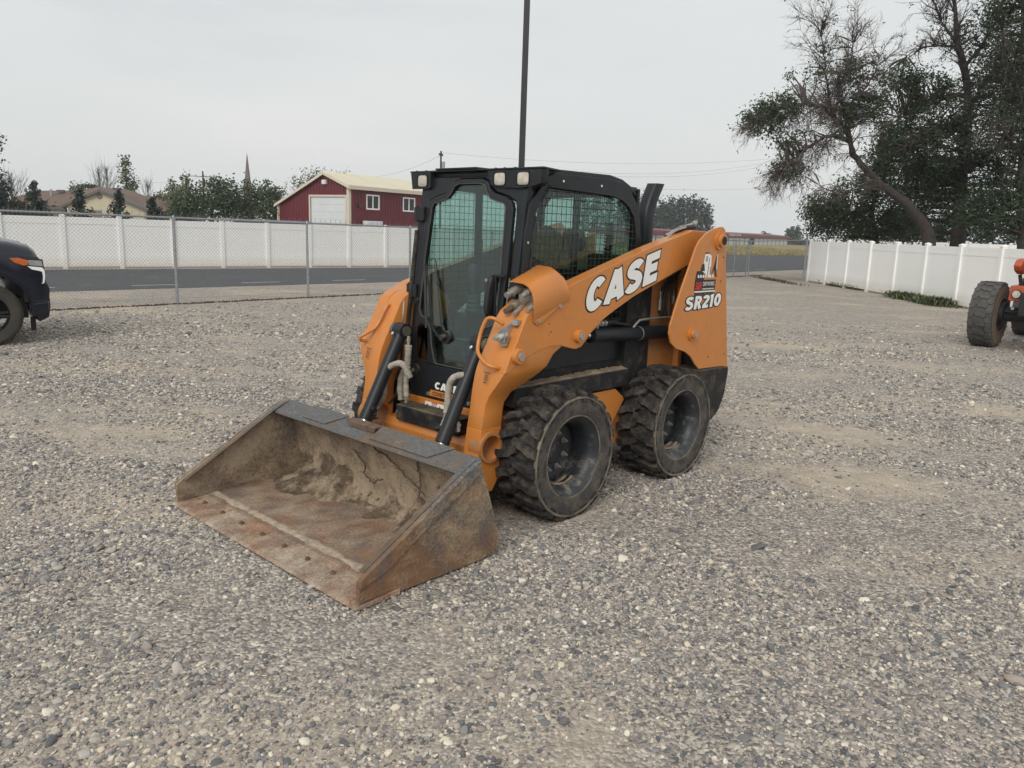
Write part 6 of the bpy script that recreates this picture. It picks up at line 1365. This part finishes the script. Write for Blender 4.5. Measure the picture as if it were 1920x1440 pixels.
for s in (1, -1):
    tprt(MB().prism([(.50, .42), (.80, .40), (.93, .46), (.95, .60), (.54, .56)], min(s*.90, s*.99), max(s*.90, s*.99)), 'bumper_corner', PT, bevel=.02)
    tprt(MB().prism([(.56, .585), (.95, .60), (.95, .612), (.56, .60)], min(s*.96, s*.997), max(s*.96, s*.997)), 'bumper_crease', PTG)
    hl = tprt(MB().prism([(.30, 1.185), (.42, 1.19), (.87, 1.165), (.905, .97), (.88, .86), (.80, .83), (.84, .98), (.83, 1.02), (.62, 1.07), (.46, 1.08)], min(s*.90, s*.992), max(s*.90, s*.992)), 'headlight', mat('headlight_housing', (.02, .02, .02), .3), bevel=.004)
    tprt(MB().prism([(.30, 1.18), (.40, 1.185), (.54, 1.15), (.52, 1.09), (.46, 1.08), (.36, 1.12)], min(s*.9915, s*.999), max(s*.9915, s*.999)), 'turn_signal', mat('amber_lens', (.55, .13, .03), .2, coat=1), parent=hl, bevel=.003)
    tprt(MB().prism([(.53, 1.155), (.84, 1.145), (.86, 1.07), (.55, 1.085)], min(s*.9915, s*.997), max(s*.9915, s*.997)), 'headlight_lens', mat('clear_lens', (.45, .47, .5), .1, metal=.4, coat=1), parent=hl, bevel=.003)
    tprt(MB().prism([(.50, 1.075), (.84, 1.055), (.885, 1.02), (.895, .94), (.865, .845), (.80, .83), (.83, .86), (.845, .94), (.83, 1.00), (.60, 1.03)], min(s*.997, s*1.002), max(s*.997, s*1.002)), 'light_bar', mat('white_light_bar', (.85, .87, .9), .2, coat=1), parent=hl)
    tprt(MB().prism([(.80, .60), (.98, .64), (1.0, .76), (.93, .86), (.84, .84)], min(s*.86, s*.95), max(s*.86, s*.95)), 'fog_light_bezel', PTG, bevel=.02)
tprt(MB().box(.55, .66, -.80, -.72, .17, .36).box(.55, .66, .72, .80, .17, .36), 'air_dam_bracket', PTG, bevel=.01)
for k, (x, s) in enumerate(((0, -1), (0, 1), (-3.75, -1), (-3.75, 1))):
    w = empty('wheel', TK, (x, s*.86, .425), 0 if s > 0 else PI)
    mb = MB().lathe([(-.12, .26), (-.135, .33), (-.13, .39), (-.10, .418), (.10, .418), (.13, .39), (.135, .33), (.12, .26)], n=60)
    for j in range(48):
        a = 2*PI*j/48; 
        for yy in (-.10, -.03, .04): mb.add([((.424)*math.cos(a+q), yy+y2, .424*math.sin(a+q)) for q, y2 in ((-.045, 0), (.035, .0), (.045, .055), (-.035, .055))]+[((.40)*math.cos(a+q), yy+y2, .40*math.sin(a+q)) for q, y2 in ((-.045, 0), (.035, .0), (.045, .055), (-.035, .055))], [(0, 1, 2, 3), (0, 4, 5, 1), (1, 5, 6, 2), (2, 6, 7, 3), (3, 7, 4, 0)])
        mb.add([(r_*math.cos(a+q), y_, r_*math.sin(a+q)) for r_, y_, q in ((.418, .10, -.04), (.418, .10, .04), (.375, .141, .035), (.375, .141, -.035))], [(0, 1, 2, 3)])
    tprt(mb, 'tyre', mat('truck_tyre_rubber', (.03, .03, .03), .85, dust=(.07, .06, .045), dthr=.55, dsoft=.2, ds=5), parent=w, smooth=math.radians(25))
    mb = MB().lathe([(-.1, .255), (.09, .245), (.118, .262), (.112, .272), (-.1, .275)], n=48).cyl((0, .06, 0), (0, .10, 0), .06, 20)
    for j in range(6):
        a = 2*PI*j/6
        for q in (-.12, .12): mb.add([(r_*math.cos(a+t_), y_, r_*math.sin(a+t_)) for r_, t_, y_ in ((.05, q*2-.3, .09), (.05, q*2+.3, .09), (.25, q+.055, .105), (.25, q-.055, .105), (.05, q*2-.3, .05), (.05, q*2+.3, .05), (.25, q+.055, .06), (.25, q-.055, .06))], [(0, 1, 2, 3), (0, 4, 5, 1), (1, 5, 6, 2), (2, 6, 7, 3), (3, 7, 4, 0)])
    tprt(mb, 'rim', mat('dark_alloy', (.03, .03, .033), .35, metal=.5), parent=w, smooth=SM); tprt(MB().cyl((0, .10, 0), (0, .112, 0), .035, 16), 'hub_cap', mat('silver_hub', (.5, .5, .5), .3, metal=.8), parent=w)
tprt(MB().box(-4.8, .5, -.78, .78, .35, .62), 'underbody', PTG)
tprt(MB().prism([(-.75, 1.28), (-1.45, 1.80), (-1.7, 1.86), (-3.0, 1.86), (-3.15, 1.80), (-3.2, 1.28)], -.86, .86), 'cabin', PT, bevel=.05, seg=3, smooth=SM)
for s in (1, -1):
    tprt(MB().prism([(-.98, 1.33), (-1.50, 1.74), (-2.02, 1.76), (-2.02, 1.33)], min(s*.861, s*.868), max(s*.861, s*.868)), 'side_window', DGLASS); tprt(MB().prism([(-2.12, 1.33), (-2.12, 1.76), (-2.95, 1.75), (-3.05, 1.33)], min(s*.861, s*.868), max(s*.861, s*.868)), 'side_window', DGLASS)
    tprt(MB().box(-1.25, -1.05, min(s*.98, s*1.2), max(s*.98, s*1.2), 1.32, 1.52), 'side_mirror', PT, bevel=.03)
tprt(MB().add([(-.80, -.78, 1.345), (-.80, .78, 1.345), (-1.40, .70, 1.79), (-1.40, -.70, 1.79)], [(0, 1, 2, 3)]), 'windscreen', DGLASS)
tprt(MB().box(-4.9, -3.22, -.80, .80, .62, .70), 'cargo_bed', PTG)

# ================================================================== ORANGE TELEHANDLER (right edge)
TOR = mat('red_orange_paint', (.42, .075, .028), .45, var=.1, dust=(.2, .13, .09), dthr=.7, dsoft=.15, ds=6)
wc = gp(1842, 649); yaw = math.atan2(-.707, -.707)
fwd = Vector((math.cos(yaw), math.sin(yaw), 0)); lft = Vector((-fwd.y, fwd.x, 0))    # left = +Y
wcen = Vector((wc.x, wc.y, 0))+Vector((.45, .45, 0))*.15
TH = thing('telehandler', 'orange machine at the right edge with large worn block tread tyres and black axle', 'telehandler', wcen+lft*.98, yaw)
R_T = .585
def tread_tyre():
    mb = MB().lathe([(-.18, .30), (-.195, .38), (-.195, .50), (-.185, .555), (-.17, .566), (.17, .566), (.185, .555), (.195, .50), (.195, .38), (.18, .30)], n=72)
    n = 22
    for k in range(n):
        a = 2*PI*k/n
        def blk(pts, zt=R_T, zb=.560):
            V = [((zt-(.008 if abs(y) > .16 else 0))*math.cos(a+t/R_T), y, (zt-(.008 if abs(y) > .16 else 0))*math.sin(a+t/R_T)) for y, t in pts]+[(zb*math.cos(a+t*1.05/R_T), y*1.02, zb*math.sin(a+t*1.05/R_T)) for y, t in pts]; m_ = len(pts)
            mb.add(V, [tuple(range(m_))]+[(i, (i+1) % m_, (i+1) % m_+m_, i+m_) for i in range(m_)])
        hx = lambda cy_, ct, ry_, rt: [(cy_+ry_*math.cos(q*PI/3), ct+rt*math.sin(q*PI/3)) for q in range(6)]
        blk(hx(-.135, .0, .055, .068)); blk(hx(.135, .083, .055, .068))
        blk([(-.10, .078), (-.065, .055), (.0, .045), (.05, .02), (.085, .035), (.10, .065), (.06, .09), (.045, .125), (-.02, .118), (-.06, .14), (-.095, .125)])
    return mb.mesh('tyre', mat('worn_tyre', (.060, .060, .058), .85, var=.2, vs_=8, dust=(.13, .12, .105), dthr=.62, ds=6, bump=.3, bs=40), smooth=math.radians(30))
tt = tread_tyre()
trim_ = MB().lathe([(-.195, .30), (-.205, .305), (-.20, .33), (-.15, .29), (-.05, .27), (.05, .26), (.05, .001)], n=48).mesh('rim', mat('tan_rim', (.20, .15, .10), .8, var=.2), smooth=SM)
twl = MB().lathe([(-.197, .335), (-.2, .36), (-.2, .5), (-.196, .52)], n=60).mesh('dusty_sidewall', mat('dusty_brown_sidewall', (.15, .115, .085), .95, var=.2), smooth=SM)
for (x, s) in ((0, -1), (0, 1), (-2.9, -1), (-2.9, 1)):
    w = empty('wheel', TH, (x, s*.98, R_T-.01), 0 if s > 0 else PI)
    if x < 0: w.location.z = R_T-.01
    for nm, me_ in (('tyre', tt), ('rim', trim_), ('sidewall', twl)):
        o_ = link(nm, me_, w); o_.rotation_euler = (0, random.uniform(0, 6) if nm == 'tyre' else 0, 0)
THB = mat('machine_black', (.014, .014, .018), .6, var=.2)
def hp_(mb, n, m_, **k): return part(mb, n, m_, parent=k.pop('parent', TH), **k)
hp_(MB().cyl((0, -.80, .60), (0, .80, .60), .13, 16).box(-.22, .22, -.35, .35, .42, .80).cyl((0, -.90, .60), (0, -.72, .60), .21, 20).cyl((0, .90, .60), (0, .72, .60), .21, 20), 'front_axle', THB, bevel=0, smooth=SM)
hp_(MB().cyl((.16, -.70, .66), (.16, .70, .66), .035, 12), 'steering_cylinder', THB, smooth=SM); hp_(MB().box(.17, .21, -.60, -.56, .70, .74), 'white_clip', WHITE)
hp_(MB().cyl((-2.9, -.80, .60), (-2.9, .80, .60), .13, 16), 'rear_axle', THB, smooth=SM)
hp_(MB().box(-3.5, .55, -.42, .42, .62, 1.02), 'chassis', THB, bevel=.02)
hp_(MB().prism([(-.1, .86), (.42, .86), (.40, 1.12), (.1, 1.12), (-.1, 1.06)], -.62, -.36).prism([(-.1, .86), (.42, .86), (.40, 1.12), (.1, 1.12), (-.1, 1.06)], .36, .62), 'front_fender', TOR, bevel=.02)
hl_ = hp_(MB().cyl((.36, -.50, .98), (.45, -.50, .98), .075, 20), 'headlight', THB); hp_(MB().cyl((.45, -.50, .98), (.455, -.50, .98), .062, 20), 'headlight_lens', LENS, parent=hl_)
hl_ = hp_(MB().cyl((.36, .50, .98), (.45, .50, .98), .075, 20), 'headlight', THB); hp_(MB().cyl((.45, .50, .98), (.455, .50, .98), .062, 20), 'headlight_lens', LENS, parent=hl_)
hp_(MB().prism([(-1.5, 1.02), (.1, 1.02), (.02, 1.38), (-.25, 1.52), (-1.5, 1.6)], -.52, -.40), 'cab_side', THB, bevel=.02); hp_(MB().box(-.9, -.1, -.535, -.521, 1.08, 1.36), 'side_panel', TOR, bevel=.01)
hp_(MB().prism([(-3.6, 1.45), (.1, 1.30), (.42, 1.22), (.55, 1.30), (.52, 1.44), (.2, 1.56), (-3.6, 1.80)], -.30, .30), 'boom', TOR, bevel=.04, seg=3)
hp_(MB().prism([(.0, 1.36), (.12, 1.30), (.34, 1.36), (.42, 1.46), (.30, 1.56), (.05, 1.58)], -.62, -.50), 'mirror_housing', TOR, bevel=.03); hp_(MB().cyl((.14, -.56, 1.30), (.10, -.50, 1.0), .03, 10), 'mirror_arm', THB)
hp_(MB().box(-3.6, -1.2, .40, .95, .62, 1.5), 'engine_cover', TOR, bevel=.04)

# ================================================================== HAZE
hz = MB().box(-330, 330, -12, 345, -1, 26).mesh('haze', None or BLK)
hz.materials.clear()
hm = bpy.data.materials.new('haze'); hm.use_nodes = True; hn = hm.node_tree.nodes; hn.clear()
ho = hn.new('ShaderNodeOutputMaterial'); pv = hn.new('ShaderNodeVolumePrincipled'); pv.inputs['Color'].default_value = (.93, .96, 1, 1); pv.inputs['Density'].default_value = .0006; pv.inputs['Anisotropy'].default_value = .2
hm.node_tree.links.new(pv.outputs[0], ho.inputs['Volume']); hz.materials.append(hm)
ho_ = link('haze', hz); tag(ho_, 'thin pale haze hanging over the whole yard and field', 'haze', kind='stuff')
